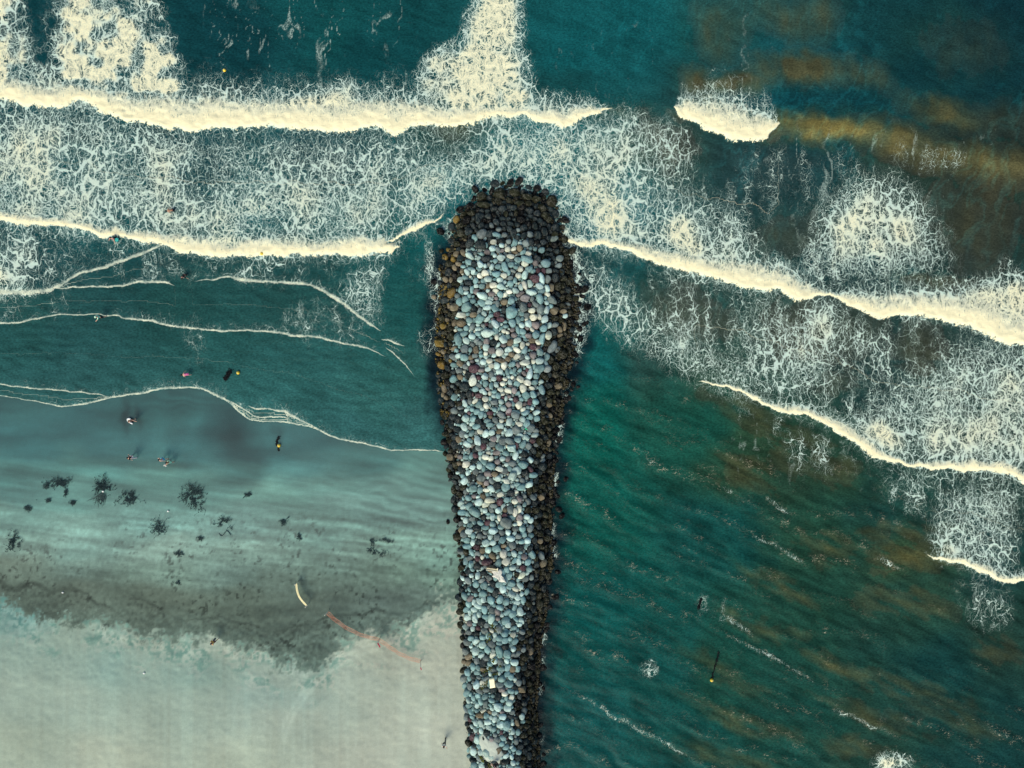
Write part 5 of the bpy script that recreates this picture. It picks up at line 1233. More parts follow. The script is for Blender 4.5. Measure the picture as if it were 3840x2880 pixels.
def build_people():
    blk = mat('black_cloth', (.010, .010, .013), rough=.8); wht = mat('white_cloth', (.80, .77, .66), rough=.8)
    pink = mat('pink_cloth', (.62, .13, .28), rough=.7); mint = mat('mint_cloth', (.35, .74, .52), rough=.7); blu = mat('blue_cloth', (.05, .36, .58), rough=.7)
    mus = mat('mustard_cloth', (.62, .36, .07), rough=.8); navy = mat('charcoal_cloth', (.03, .045, .055), rough=.8)
    person(652, 790, 200, 'bather stooping waist-deep in dense white foam, tan back and black swimwear', 'tan', top=None, bottom=('shorts', blk), lean=65, arms=((50, 20), (20, 40)), sink=.55, stride=.05)
    person(429, 897, 250, 'bather in pink top chest-deep beside a turquoise float below the foam line', 'fair', top=('swim_top', pink), bottom=('shorts', blk), sink=.75, stride=.05, arms=((40, 50), (20, 35)))
    person(698, 1033, 262, 'bather in black shirt splashing with both arms reaching down to the water', 'fair', top=('shirt', blk), bottom=('shorts', blk), sink=.45, lean=48, arms=((35, 30), (35, 35)), stride=.1)
    person(389, 1190, 215, 'wader in pale green top and black bottoms standing on a thin foam line', 'fair', top=('shirt', mint), bottom=('shorts', blk), sink=.15, lean=12, stride=.3, arms=((60, 12), (-20, 20)), hat=mat('pale_green_hat', (.45, .7, .5)))
    person(713, 1403, 190, 'bather in pink swimsuit kneeling forward in the shallows with black hair', 'fair', top=('dress', pink), sink=.35, lean=70, arms=((70, 20), (40, 55)), stride=.16)
    person(508, 1575, 330, 'person in long black dress standing beside a white float on wet sand', 'fair', hair=(.10, .05, .03), top=('dress', blk), bottom=('skirt', blk), arms=((55, 10), (-15, 18)), stride=.08, lean=8)
    person(507, 1712, 175, 'lone walker in black top and pale trousers on bare wet sand', 'fair', top=('shirt', blk), bottom=('trousers', mat('pale_trousers', (.62, .55, .55))), stride=.26, lean=5)
    person(622, 1719, 200, 'shirtless person in blue swim shorts walking beside another on wet sand', 'fair', bottom=('shorts', blu), stride=.24, lean=4, arms=((-30, 12), (30, 12)))
    person(646, 1730, 190, 'shirtless person in mint green shorts walking with a pale cloth bag', 'tan', bottom=('shorts', mint), stride=.26, h=1.6, arms=((30, 12), (-20, 30)))
    person(813, 2396, 215, 'walker in mustard shirt and white shoes on churned dry sand', 'mid', top=('shirt', mus), bottom=('shorts', mat('maroon_cloth', (.18, .08, .09))), shoes=wht, stride=.22, arms=((20, 15), (-15, 20)))
    person(1669, 2776, 275, 'walker in white shirt and dark trousers alone on pale dry sand', 'tan', top=('shirt', wht), bottom=('trousers', navy), stride=.30, shoes=blk, arms=((38, 12), (-25, 14)))
    g = float(mound_z(np.float64(1863), np.float64(2858))) + .35
    person(1862, 2858, 210, 'person in black sitting on the stones at the landward end wearing a pale cap', 'fair', hair=(.2, .12, .07), top=('shirt', blk), bottom=('trousers', blk), sit=True, lean=25, ground=g, arms=((55, 20), (55, 10)), hat=mat('cream_cap', (.78, .68, .52)))


# ================================================================ OTHER THINGS
def build_buoys():
    ym = mat('yellow_plastic', (.80, .55, .03), rough=.35, var=.05); gm = mat('buoy_ring', (.85, .72, .25), rough=.4, var=.05); dk = mat('dark_fitting', (.02, .02, .02))
    for px, py, lb in [(842, 264, 'yellow buoy floating in dark water behind the foremost breaker'), (981, 951, 'yellow buoy half hidden in the foam of the second breaker'),
                       (893, 1398, 'yellow buoy in smooth shallows beside a short dark kelp strand'), (1046, 1671, 'yellow buoy at the end of a weed-covered rope on wet sand'), (2669, 2551, 'yellow buoy at the end of a long dark rope in the green lagoon')]:
        p = at(px, py); z = max(0.0, float(sand_z(np.float64(p.x), np.float64(p.y))))
        r = .20
        bm = bmesh.new(); bmesh.ops.create_uvsphere(bm, u_segments=28, v_segments=18, radius=r)
        o = bm_obj('buoy', bm, ym); o.location = at(px, py, z + .13)
        bm = bmesh.new()
        for k in range(20):
            a, b = 2 * math.pi * k / 20, 2 * math.pi * (k + 1) / 20
            tube_bm(bm, (.085 * math.cos(a), .085 * math.sin(a), r + .005), (.085 * math.cos(b), .085 * math.sin(b), r + .005), .02, 6)
        c = bm_obj('top_collar', bm, gm, o)
        bm = bmesh.new()
        for k in range(10):
            a, b = math.pi * k / 10, math.pi * (k + 1) / 10
            tube_bm(bm, (.04 * math.cos(a), 0, r + .06 * math.sin(a)), (.04 * math.cos(b), 0, r + .06 * math.sin(b)), .011, 6)
        bm_obj('eye', bm, gm, o)
        bm = bmesh.new(); bmesh.ops.create_cone(bm, cap_ends=True, segments=20, radius1=.06, radius2=.10, depth=.10, matrix=Matrix.Translation((0, 0, -r - .02)))
        bm_obj('base_fitting', bm, dk, o)
        tag(o, lb, 'buoy', 'yellow marker buoys')


def weed_mesh(strips, seed, z0=.02):
    """ribbons lying on the surface: each a list of (x, y, half width)"""
    rnd = random.Random(seed)
    bm = bmesh.new()
    for st in strips:
        prev = None; zo = z0 + rnd.uniform(0, .05)
        for i, (x, y, w) in enumerate(st):
            j = min(i + 1, len(st) - 1); k = max(i - 1, 0)
            dx, dy = st[j][0] - st[k][0], st[j][1] - st[k][1]; l = math.hypot(dx, dy) or 1
            nx, ny = -dy / l * w, dx / l * w
            z = zo + .03 * math.sin(i * 1.9 + seed)
            a = bm.verts.new((x + nx, y + ny, z)); b = bm.verts.new((x, y, z + w * .55 + .01)); c = bm.verts.new((x - nx, y - ny, z - .01))
            if prev:
                bm.faces.new((prev[0], a, b, prev[1])); bm.faces.new((prev[1], b, c, prev[2]))
            prev = (a, b, c)
    return bm


def curl(rnd, x, y, ang, ln, w, wob=.6, n=7):
    out = []
    for i in range(n):
        t = i / (n - 1)
        out.append((x, y, w * (1 - .75 * t) * (.7 + .6 * rnd.random())))
        x += math.cos(ang) * ln / n; y += math.sin(ang) * ln / n; ang += rnd.gauss(0, wob) * .5
    return out


def joined(S, reach=.16):
    """thin strands tie stray scraps to the rest of the clump"""
    n = len(S); P_ = [np.array([q[:2] for q in st]) for st in S]
    par = list(range(n))

    def root(i):
        while par[i] != i:
            par[i] = par[par[i]]; i = par[i]
        return i
    D = {}
    for i in range(n):
        for j in range(i):
            if abs(P_[i][0] - P_[j][0]).max() > .55:
                continue
            d = np.linalg.norm(P_[i][:, None] - P_[j][None], axis=2); k = np.unravel_index(d.argmin(), d.shape)
            D[i, j] = (d[k], tuple(P_[i][k[0]]), tuple(P_[j][k[1]]))
    for (i, j), v in sorted(D.items(), key=lambda t: t[1][0]):
        a, b = root(i), root(j)
        if a != b:
            par[a] = b
            if v[0] > .03:
                S.append([(v[1][0] + (v[2][0] - v[1][0]) * t, v[1][1] + (v[2][1] - v[1][1]) * t, .012) for t in (0, .35, .7, 1)])
    return S


def build_weed():
    m = mat('beached_weed', (.036, .066, .062), rough=.75, var=.5, scale=8); mk = mat('black_kelp', (.008, .009, .009), rough=.5, var=.4, scale=10)
    mo = mat('olive_kelp', (.10, .085, .02), rough=.6, var=.4)
    C = [(225, 1812, 42, 26, 170, 'ragged dark seaweed clump with a side tuft, far left of the row', 'b'), (180, 1822, 18, 13, 60, 'small seaweed tuft joined to the far-left ragged clump', 'b'),
         (385, 1828, 34, 40, 190, 'tall seaweed clump with long trailing streaks toward the dry sand', 't'), (481, 1868, 38, 30, 230, 'round dense seaweed clump between the trailing clump and largest clump', 'b'), (727, 1858, 46, 44, 380, 'largest round seaweed clump with a pale patch inside', 'r'),
         (175, 1877, 18, 9, 50, 'low flat seaweed scrap below the far-left ragged clump', 'b'), (273, 1885, 12, 9, 40, 'little star-shaped seaweed tuft left of the trailing clump', 'b'), (105, 1905, 14, 11, 40, 'small dark seaweed tuft nearest the left edge', 'b'), (247, 1848, 8, 12, 22, 'tiny seaweed scrap right below the far-left ragged clump', 'b'),
         (930, 1853, 14, 12, 40, 'small seaweed tuft alone between largest clump and the groyne', 'b'), (842, 1962, 26, 24, 120, 'dark seaweed clump with a curved stalk below it', 'b'), (595, 1980, 30, 26, 80, 'looped thin seaweed strands lying in ring shapes', 'l'), (1063, 1957, 15, 15, 44, 'compact seaweed tuft with spiky edges on the ripples', 'b'),
         (750, 2020, 12, 7, 26, 'small flat seaweed scrap under the looped strands', 'b'), (1124, 2014, 12, 12, 30, 'speckled seaweed scrap near the dry band edge', 'b'), (50, 2030, 28, 44, 120, 'upright oblong seaweed patch at the left edge', 'b'), (1428, 2050, 46, 32, 170, 'hook-shaped seaweed patch nearest the groyne', 'h'), (670, 2075, 16, 9, 30, 'faint flat seaweed scrap in the middle sand', 'b'), (670, 2186, 12, 6, 16, 'pair of small dark weed scraps on the brown sand band', 'b')]
    for n, (px, py, rx, ry, cnt, lb, kind) in enumerate(C):
        rnd = random.Random(900 + n)
        p = at(px, py); z = float(sand_z(np.float64(p.x), np.float64(p.y))) + .04
        S = []
        for k in range(int(cnt * 2.6)):
            d = rnd.gauss(0, .9)
            if kind == 'h':
                t = rnd.random(); a = 2.2 + t * 2.9
                x = -.05 + .85 * math.cos(a) + rnd.gauss(0, .16); y = .1 + .8 * math.sin(a) + rnd.gauss(0, .15)
                if rnd.random() < .3:
                    u = rnd.random(); x = -.5 + 1.5 * u + rnd.gauss(0, .1); y = .75 + .15 * math.sin(u * 5) + rnd.gauss(0, .09)
            elif kind == 'l':
                if k < 4:
                    cx, cy, rr = [(-.8, -.5, .22), (.75, -.45, .26), (-.5, -.3, .15), (.45, -.5, .18)][k]
                    S.append([(cx * rx / PPM + rr * math.cos(t), cy * ry / PPM + rr * .8 * math.sin(t), .028) for t in np.linspace(0, 6.4, 18)])
                a = rnd.uniform(0, 6.28); x = rnd.gauss(0, .45); y = rnd.gauss(.1, .5)
            else:
                a = rnd.uniform(0, 6.28); r = abs(rnd.gauss(0, .52)) ** .75
                x = r * math.cos(a) * (1 + .25 * math.sin(3 * a + n)); y = r * math.sin(a) * (1 + .25 * math.cos(2 * a + n * 2))
                if kind == 'r' and math.hypot((x - .1) / .42, (y + .02) / .16) < 1 and rnd.random() < .85:
                    continue
            x, y = x * rx / PPM, y * ry / PPM
            if kind != 'l' and fbm(np.array([x * 1.9 + n * 9.3]), np.array([y * 1.9 + n]), 3, 181)[0] < .41:
                continue
            S.append(curl(rnd, x, y, a + d, rnd.uniform(.08, .30) * (1.5 if rnd.random() < .12 else 1), rnd.uniform(.018, .055)))
        if kind == 't':
            for k in range(46):
                x0 = rnd.gauss(-.05, .3); S.append(curl(rnd, x0, -.5 - rnd.random() * .8, -1.57 + x0 * .9 - .25, rnd.uniform(.5, 1.7), rnd.uniform(.015, .045), .3, 9))
        if py == 1962:
            S.append([((-20 + 3.4 * i) / PPM, (-38 - 9 * math.sin(i * .55)) / PPM, .05) for i in range(14)])
        S = joined(S)
        o = bm_obj('seaweed_clump', weed_mesh(S, n), m, smooth=False); o.location = at(px, py, z)
        tag(o, lb, 'seaweed', 'seaweed clumps on the sand')

    def kelp(pts, w, lb, seed, mt, z, leaf=8):
        rnd = random.Random(seed)
        P_ = [at(a, b, z) for a, b in pts]; o0 = P_[0].copy()
        dense = []
        for a, b in zip(P_[:-1], P_[1:]):
            for t in np.linspace(0, 1, 7)[:-1]:
                dense.append(a.lerp(b, float(t)))
        dense.append(P_[-1])
        S = [[(q.x - o0.x, q.y - o0.y, .045 * (w / .1) ** .5) for q in dense]]
        for q in dense:
            for _ in range(leaf):
                S.append(curl(rnd, q.x - o0.x + rnd.gauss(0, w * .5), q.y - o0.y + rnd.gauss(0, w * .5), rnd.uniform(0, 6.28), rnd.uniform(.12, .30), rnd.uniform(.03, .07)))
        o = bm_obj('kelp_strand', weed_mesh(S, seed, .0), mt, smooth=False); o.location = o0
        tag(o, lb, 'kelp', 'dark kelp strands and weedy ropes'); return o
    kelp([(866, 1392), (858, 1397), (853, 1408), (848, 1417), (845, 1423)], .22, 'short black kelp strand afloat beside a yellow buoy in the shallows', 31, mk, .06, 9)
    kelp([(1045, 1639), (1039, 1655), (1037, 1665), (1044, 1675), (1046, 1690)][::1], .05, 'weed-grown rope with olive patches trailing from the beached yellow buoy', 32, mk, .10, 5)
    kelp([(2630, 2245), (2626, 2258), (2621, 2272), (2620, 2282)], .10, 'dim dark kelp strand drifting in the green lagoon', 33, mk, .05, 4)
    kelp([(2694, 2448), (2688, 2475), (2680, 2505), (2671, 2540)], .05, 'long straight dark rope leading to the lagoon buoy', 34, mk, .05, 3)


def frame_on(px, py, z):
    o = bpy.data.objects.new('x', None); COL.objects.link(o); o.location = at(px, py, z); return o


def gz(px, py):
    p = at(px, py); return max(0.0, float(sand_z(np.float64(p.x), np.float64(p.y))))


def build_net_and_banner():
    wood = mat('pale_post', (.62, .58, .44), rough=.7); pnk = mat('pink_flag', (.72, .03, .16), rough=.7, var=.05); red = mat('orange_net', (.78, .32, .19), rough=.6, var=.12); cream = mat('cream_fabric', (.86, .80, .50), rough=.7, var=.04)
    # orange net: root at its first post
    line = [(1233, 2292), (1262, 2318), (1292, 2341), (1330, 2362), (1365, 2377), (1400, 2386), (1424, 2391), (1448, 2408), (1476, 2428), (1506, 2447), (1540, 2462), (1578, 2472)]
    z0 = gz(*line[0]); root = frame_on(line[0][0], line[0][1], z0); root.name = 'beach_net'
    tag(root, 'long orange mesh net strung between three pale posts across the sand', 'net fence')
    O = root.location.copy()
    dense = []
    for i in range(len(line) - 1):
        for t in np.linspace(0, 1, 8)[:-1]:
            a, b = line[i], line[i + 1]
            dense.append((a[0] + (b[0] - a[0]) * t, a[1] + (b[1] - a[1]) * t))
    dense.append(line[-1])
    bm = bmesh.new(); rows = 8
    Pt = []
    for n, (x, y) in enumerate(dense):
        f = n / (len(dense) - 1); sag = .12 * math.sin(min(f * 1.72, 1) * math.pi) + .1 * math.sin(max(0, f - .58) / .42 * math.pi)
        bx = at(x, y, gz(x, y)) - O
        Pt.append([bx + Vector((.02 * math.sin(n * .9 + r), .03 * math.sin(n * .7 + r * .8), .12 + (1.05 - sag) * r / (rows - 1))) for r in range(rows)])
    for n in range(len(Pt)):
        for r in range(rows):
            if n + 1 < len(Pt):
                tube_bm(bm, Pt[n][r], Pt[n + 1][r], .008 if r not in (0, rows - 1) else .013, 4)
            if r + 1 < rows:
                tube_bm(bm, Pt[n][r], Pt[n][r + 1], .008, 4)
    bm_obj('net', bm, red, root)
    for (bx, by), (dx, dy), hh, flag in [((1234, 2287), (0, 0), 2.0, False), ((1426, 2391), (0, 0), 1.7, True), ((1577, 2476), (.16, -.35), 1.25, True)]:
        b = at(bx, by, gz(bx, by)) - O; tp = b + Vector((dx, dy, hh))
        bm = bmesh.new(); tube_bm(bm, b - Vector((0, 0, .2)), tp, .045, 10, .04)
        po = bm_obj('post', bm, wood, root)
        if flag:
            bm = bmesh.new(); fl = []
            for i in range(5):
                for j in range(4):
                    fl.append(bm.verts.new(tp + Vector((-.02 + .13 * i * .6 * (.4 if hh < 1.5 else 1), -.15 * i * (.6 if hh < 1.5 else 1), .10 - .13 * j + .02 * math.sin(i * 1.4)))))
            for i in range(4):
                for j in range(3):
                    bm.faces.new((fl[i * 4 + j], fl[i * 4 + j + 1], fl[(i + 1) * 4 + j + 1], fl[(i + 1) * 4 + j]))
            bmesh.ops.solidify(bm, geom=bm.faces[:], thickness=.02)
            bm_obj('flag', bm, pnk, po)
    # white banner bellied by the wind between two stakes
    b1, b2 = (1119, 2181), (1158, 2263)
    root = frame_on(*b1, gz(*b1)); root.name = 'fabric_banner'; O = root.location.copy()
    tag(root, 'bowed cream fabric strip stretched between two pale stakes on dark sand', 'banner')
    ends = []
    for b, hh in ((b1, 1.45), (b2, 1.45)):
        q = at(*b, gz(*b)) - O; ends.append(q)
        bm = bmesh.new(); tube_bm(bm, q - Vector((0, 0, .2)), q + Vector((0, 0, hh)), .05, 10); bm_obj('stake', bm, wood, root)
    bm = bmesh.new(); V = []
    n = 16
    d = (ends[1] - ends[0]); nrm = Vector((-d.y, d.x, 0)).normalized()
    for i in range(n + 1):
        f = i / n
        for j in range(5):
            g = j / 4
            V.append(bm.verts.new(ends[0].lerp(ends[1], f) + nrm * (-.36 * math.sin(f * math.pi)) + nrm * (g - .5) * .34 + Vector((0, 0, .75 + .22 * g))))
    for i in range(n):
        for j in range(4):
            bm.faces.new((V[i * 5 + j], V[i * 5 + j + 1], V[(i + 1) * 5 + j + 1], V[(i + 1) * 5 + j]))
    bmesh.ops.solidify(bm, geom=bm.faces[:], thickness=.03)
    bm_obj('fabric', bm, cream, root)


def build_small_things():
    # white float on wet sand beside the person in black
    wf = mat('white_vinyl', (.82, .84, .80), rough=.4, var=.04); cr = mat('cream_vinyl', (.78, .66, .46), rough=.5, var=.06)
    root = frame_on(487, 1577, gz(487, 1577) + .16); root.name = 'inflatable_float'; root.rotation_euler = (R_(0), 0, R_(-32))
    tag(root, 'white inflatable float with cream seat lying beside the person in black', 'float')
    bm = bmesh.new(); pts = [(.30, .17, .0), (.0, .20, 0), (-.22, .15, 0), (-.33, 0, .02), (-.22, -.15, 0), (.0, -.20, 0), (.26, -.19, 0), (.45, -.17, 0)]
    for a, b in zip(pts[:-1], pts[1:]):
        tube_bm(bm, a, b, .085, 10)
    for p in pts:
        bmesh.ops.create_uvsphere(bm, u_segments=10, v_segments=8, radius=.087, matrix=Matrix.Translation(p))
    bm_obj('tube', bm, wf, root)
    bm = bmesh.new(); bmesh.ops.create_uvsphere(bm, u_segments=16, v_segments=8, radius=1, matrix=Matrix.Translation((-.12, 0, -.02)) @ Matrix.Diagonal((.2, .13, .06, 1))); bm_obj('seat', bm, cr, root)
    # turquoise float by the bather in pink
    tq = mat('turquoise_vinyl', (.03, .55, .47), rough=.4, var=.05)
    bm = bmesh.new()
    for k in range(18):
        a, b = 2 * math.pi * k / 18, 2 * math.pi * (k + 1) / 18
        tube_bm(bm, (.15 * math.cos(a), .15 * math.sin(a), 0), (.15 * math.cos(b), .15 * math.sin(b), 0), .085, 10)
    o = bm_obj('swim_ring', bm, tq); o.location = at(438, 899, .22); tag(o, 'small turquoise swim ring beside the bather in pink', 'swim ring')
    bm = bmesh.new(); bmesh.ops.create_uvsphere(bm, u_segments=12, v_segments=8, radius=.045, matrix=Matrix.Translation((.15, 0, .08))); bm_obj('valve', bm, tq, o)
    # pale cloth bag carried by the pair
    bm = bmesh.new()
    top = [(-.10, .16), (.13, .17), (.17, -.06), (.20, -.20), (-.02, -.14), (-.24, -.10)]
    lo = [bm.verts.new((x, y, .0)) for x, y in top]; hi = [bm.verts.new((x * .9, y * .9, .16 + .05 * math.sin(i * 2.0))) for i, (x, y) in enumerate(top)]
    n = len(top)
    for i in range(n):
        bm.faces.new((lo[i], lo[(i + 1) % n], hi[(i + 1) % n], hi[i]))
    bm.faces.new(hi); bm.faces.new(lo[::-1]); bmesh.ops.subdivide_edges(bm, edges=bm.edges[:], cuts=2, use_grid_fill=True)
    for v in bm.verts:
        v.co += .012 * Vector((mnoise.noise(v.co * 9), mnoise.noise(v.co * 9 + Vector((3, 0, 0))), mnoise.noise(v.co * 9 + Vector((0, 5, 0)))))
    bmesh.ops.recalc_face_normals(bm, faces=bm.faces[:])
    o = bm_obj('cloth_bag', bm, mat('pale_canvas', (.60, .60, .52), rough=.8)); o.location = at(621, 1744, gz(621, 1744) + .30); tag(o, 'pale cloth bag held low by the two walking companions', 'bag')
    bm = bmesh.new()
    for s in (-.05, .08):
        for k in range(8):
            a, b = math.pi * k / 8, math.pi * (k + 1) / 8
            tube_bm(bm, (s, .05 + .10 * math.cos(a), .15 + .22 * math.sin(a)), (s, .05 + .10 * math.cos(b), .15 + .22 * math.sin(b)), .014, 5)
    bm_obj('handle', bm, mat('bag_strap', (.22, .30, .32)), o)
    # dark bag beside the walker in mustard
    bm = bmesh.new(); bmesh.ops.create_uvsphere(bm, u_segments=14, v_segments=10, radius=1, matrix=Matrix.Diagonal((.20, .12, .16, 1)))
    o = bm_obj('shoulder_bag', bm, mat('dark_bag', (.03, .05, .06))); o.location = at(805, 2397, gz(805, 2397) + .95); o.rotation_euler.z = .6; tag(o, 'dark shoulder bag held beside the walker in mustard', 'bag')
    bm = bmesh.new()
    for k in range(8):
        a, b = math.pi * k / 8, math.pi * (k + 1) / 8
        tube_bm(bm, (.15 * math.cos(a), 0, .12 + .3 * math.sin(a)), (.15 * math.cos(b), 0, .12 + .3 * math.sin(b)), .015, 5)
    bm_obj('strap', bm, mat('dark_bag', (.03, .05, .06)), o)
    # plank and crusted debris on the stones
    zc = float(mound_z(np.float64(1845), np.float64(2133))) + .75
    root = frame_on(1846, 2135, zc); root.name = 'driftwood_plank'; root.rotation_euler = (.16, .02, R_(-7)); tag(root, 'weathered pale plank with raised edges lying across the crest stones', 'plank')
    pw = mat('bleached_wood', (.52, .47, .30), rough=.8, var=.2, bump=.3); ppl = mat('bleached_edge', (.72, .68, .48), rough=.8)
    bm = bmesh.new(); box_bm(bm, (0, 0, 0), (1.38, .22, .06)); bmesh.ops.bevel(bm, geom=bm.edges[:], offset=.012, segments=1); bm_obj('board', bm, pw, root, False)
    bm = bmesh.new(); box_bm(bm, (0, -.13, .05), (1.46, .045, .16)); bmesh.ops.bevel(bm, geom=bm.edges[:], offset=.01, segments=1); bm_obj('edge_batten', bm, ppl, root, False)
    bm = bmesh.new(); box_bm(bm, (.62, .10, .06), (.09, .32, .12)); bmesh.ops.bevel(bm, geom=bm.edges[:], offset=.01, segments=1); bm_obj('end_batten', bm, ppl, root, False)
    poly = [(1844, 2143), (1850, 2137), (1866, 2138), (1879, 2133), (1884, 2146), (1880, 2157), (1886, 2163), (1893, 2171), (1899, 2186), (1886, 2184), (1872, 2183), (1868, 2172), (1858, 2167), (1846, 2163), (1850, 2152)]
    bm = bmesh.new(); z0 = float(mound_z(np.float64(1870), np.float64(2160))) + .62; O = at(1870, 2160, z0)
    ring = []
    for i in range(len(poly)):
        a, b = poly[i], poly[(i + 1) % len(poly)]
        for t in (0, .33, .66):
            ring.append((a[0] + (b[0] - a[0]) * t, a[1] + (b[1] - a[1]) * t))
    rr = [[], [], [], []]
    for i, (x, y) in enumerate(ring):
        for k, f in enumerate((1, .94, .62, .3)):
            X_, Y_ = 1872 + (x - 1872) * f, 2158 + (y - 2158) * f
            j = random.Random(i * 7 + k).uniform(-.05, .05)
            p = at(X_, Y_, z0 + (-.35 if k == 0 else 0) + .10 * mnoise.noise(Vector((X_ * .09, Y_ * .09, k)))) - O + Vector((j, -j, j * .6))
            rr[k].append(bm.verts.new(p))
    N = len(ring)
    for k in range(3):
        for i in range(N):
            bm.faces.new((rr[k][i], rr[k][(i + 1) % N], rr[k + 1][(i + 1) % N], rr[k + 1][i]))
    bm.faces.new(rr[3]); bmesh.ops.recalc_face_normals(bm, faces=bm.faces[:])
    o = bm_obj('concrete_crust', bm, mat('crumbled_concrete', (.54, .54, .46), rough=.95, var=.35, scale=4, bump=.8)); o.location = O; tag(o, 'crumbled pale concrete crust spilled over stones below the plank', 'debris')
    # cream slab
    zc = float(mound_z(np.float64(1846), np.float64(2561))) + .80
    bm = bmesh.new(); box_bm(bm, (0, 0, 0), (.62, 1.16, .16)); bmesh.ops.subdivide_edges(bm, edges=bm.edges[:], cuts=4, use_grid_fill=True)
    for v in bm.verts:
        v.co += Vector((mnoise.noise(v.co * 4), mnoise.noise(v.co * 4 + Vector((9, 0, 0))), .3 * mnoise.noise(v.co * 3))) * .035
    o = bm_obj('foam_slab', bm, mat('cream_foam', (.88, .82, .52), rough=.8, var=.1, scale=3, bump=.3)); o.location = at(1846, 2561, zc); o.rotation_euler = (.06, .08, R_(7)); tag(o, 'bright cream rectangular slab lying on the stones near the landward end', 'slab')
    # green scrap, drift stick, white litter
    bm = bmesh.new(); bmesh.ops.create_cone(bm, cap_ends=True, segments=12, radius1=.075, radius2=.075, depth=.26); bmesh.ops.create_cone(bm, cap_ends=True, segments=12, radius1=.07, radius2=.028, depth=.09, matrix=Matrix.Translation((0, 0, .175)))
    o = bm_obj('plastic_bottle', bm, mat('green_plastic', (.03, .50, .22), rough=.3)); o.location = at(1972, 1608, float(mound_z(np.float64(1972), np.float64(1608))) + .85); o.rotation_euler = (1.5, .1, 1.1); tag(o, 'small bright green plastic bottle wedged among the stones', 'bottle')
    bm = bmesh.new(); tube_bm(bm, (0, 0, -.025), (0, 0, .025), .034, 10); c = bm_obj('cap', bm, mat('green_plastic', (.03, .50, .22)), o); c.location = (0, 0, .24)
    z1 = float(mound_z(np.float64(1744), np.float64(1692))) + .85; z2 = float(mound_z(np.float64(1780), np.float64(1668))) + .85
    a, b = at(1744, 1692, z1), at(1780, 1668, z2); bm = bmesh.new(); mid = (b - a) * .5 + Vector((0, .04, .05)); tube_bm(bm, (0, 0, 0), mid, .035, 8, .03); tube_bm(bm, mid, b - a, .03, 8, .018); tube_bm(bm, mid, mid + Vector((.2, .18, .08)), .016, 6, .008)
    o = bm_obj('drift_stick', bm, mat('grey_wood', (.30, .28, .22))); o.location = a; tag(o, 'thin grey drift stick lying across beach-side boulders', 'stick')
    for px, py, lb in [(540, 2525, 'white scrap of litter alone on the pale dry sand'), (386, 1843, 'white fleck of litter on the trailing seaweed clump'), (630, 1917, 'white fleck of litter on damp sand below the dense clump'), (235, 2222, 'pale pebble-like scrap on the weedy wrack line')]:
        rnd = random.Random(px); bm = bmesh.new(); bmesh.ops.create_icosphere(bm, subdivisions=2, radius=.11)
        for v in bm.verts:
            v.co = Vector((v.co.x * 1.2, v.co.y * .9, max(v.co.z, -.03) * .7)) * (1 + .5 * mnoise.noise(v.co * 14 + Vector((px, 0, 0))))
        o = bm_obj('litter_scrap', bm, mat('white_litter', (.80, .80, .72))); o.location = at(px, py, gz(px, py) + .07); tag(o, lb, 'litter')
    # sand blown over the landward stones
    bm = bmesh.new(); sm = [(1790, 2765), (1812, 2748), (1832, 2770), (1858, 2775), (1880, 2800), (1888, 2830), (1872, 2860), (1845, 2868), (1815, 2845), (1800, 2815)]
    z0 = float(mound_z(np.float64(1835), np.float64(2815))) + .34; O = at(1838, 2815, z0); ring = [[] for _ in range(6)]
    M_ = len(sm) * 4
    for i in range(M_):
        a = sm[i // 4]; b = sm[(i // 4 + 1) % len(sm)]; t = (i % 4) / 4
        x, y = a[0] + (b[0] - a[0]) * t, a[1] + (b[1] - a[1]) * t
        for k, f in enumerate((1.05, .92, .75, .5, .25, .08)):
            X_, Y_ = 1838 + (x - 1838) * f, 2812 + (y - 2812) * f
            zz = float(mound_z(np.float64(X_), np.float64(Y_))) + (.05, .28, .38, .44, .46, .46)[k] + .10 * mnoise.noise(Vector((X_ * .08, Y_ * .08, 2)))
            ring[k].append(bm.verts.new(at(X_, Y_, zz) - O))
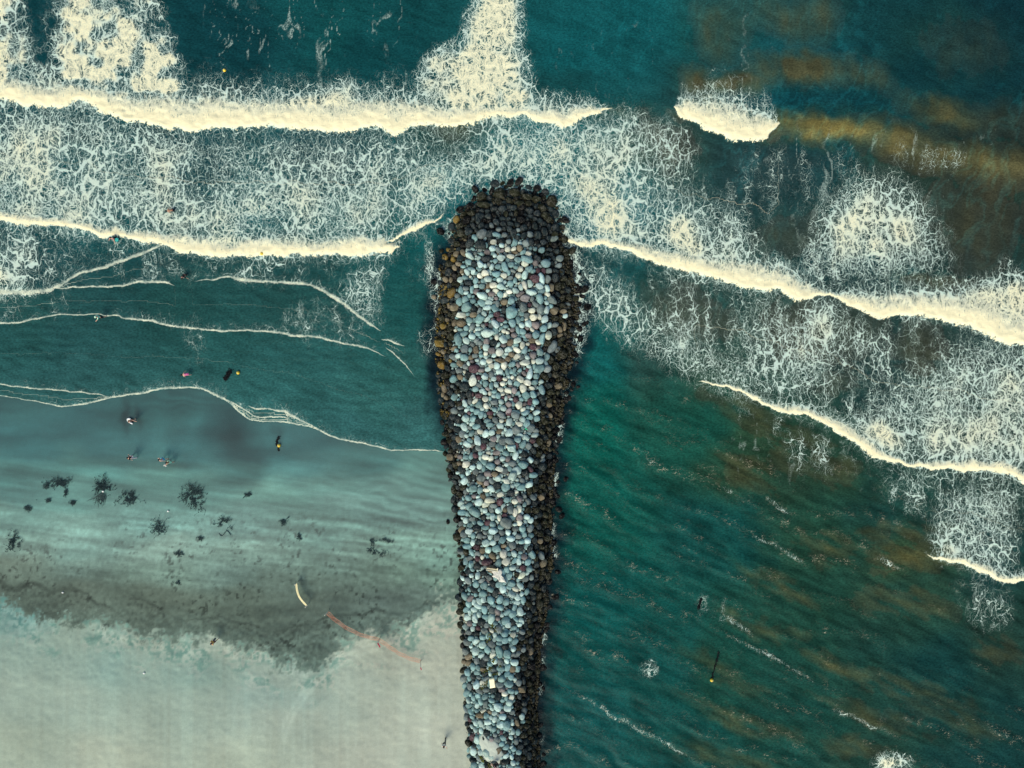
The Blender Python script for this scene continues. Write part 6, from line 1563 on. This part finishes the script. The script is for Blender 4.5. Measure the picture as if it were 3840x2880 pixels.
    for k in range(5):
        for i in range(M_):
            bm.faces.new((ring[k][i], ring[k][(i + 1) % M_], ring[k + 1][(i + 1) % M_], ring[k + 1][i]))
    bm.faces.new(ring[5]); bmesh.ops.recalc_face_normals(bm, faces=bm.faces[:])
    o = bm_obj('sand_drift', bm, mat('drift_sand', (.40, .45, .37), rough=.95, var=.12, scale=5, bump=.4)); o.location = O; tag(o, 'pale sand drift blown over the landward stones', 'sand', kind='stuff')


# ================================================================ LIGHT, CAMERA
def build_world():
    az = math.atan2(-.45, -.89); el = R_(42)
    w = bpy.data.worlds.new('World'); SC.world = w; w.use_nodes = True
    nt = w.node_tree; bg = nt.nodes['Background']
    sky = nt.nodes.new('ShaderNodeTexSky'); sky.sky_type = 'NISHITA'; sky.sun_disc = False
    sky.sun_elevation = el; sky.sun_rotation = az % (2 * math.pi); sky.dust_density = 1.5; sky.air_density = 1.0
    nt.links.new(sky.outputs[0], bg.inputs[0]); bg.inputs[1].default_value = .13
    L = bpy.data.lights.new('sun', 'SUN'); L.energy = 3.4; L.angle = R_(38); L.color = (1, .92, .78)
    o = bpy.data.objects.new('sun', L); COL.objects.link(o)
    d = Vector((math.sin(az) * math.cos(el), math.cos(az) * math.cos(el), math.sin(el)))
    o.rotation_euler = (-d).to_track_quat('-Z', 'Y').to_euler(); o.location = d * 60
    cam = bpy.data.cameras.new('camera'); co = bpy.data.objects.new('camera', cam); COL.objects.link(co)
    co.location = (0, 0, CAM_H); co.rotation_euler = (0, 0, 0)
    cam.sensor_width = 36; cam.lens = 36 * CAM_H / 128.0; cam.clip_end = 12000; cam.clip_start = .5
    SC.camera = co
    vs = SC.view_settings
    vs.view_transform = 'Standard'; vs.look = 'None'; vs.exposure = 0.25; vs.gamma = 1.0
    c = SC.cycles; c.max_bounces = 4; c.diffuse_bounces = 2; c.glossy_bounces = 2; c.transmission_bounces = 0; c.caustics_reflective = False
    SC.render.resolution_x = 1024; SC.render.resolution_y = 768


tag(build_water(), kind='structure')
tag(build_sand(), kind='structure')
build_boulders()
build_buoys()
build_weed()
build_net_and_banner()
build_small_things()
build_people()
build_world()
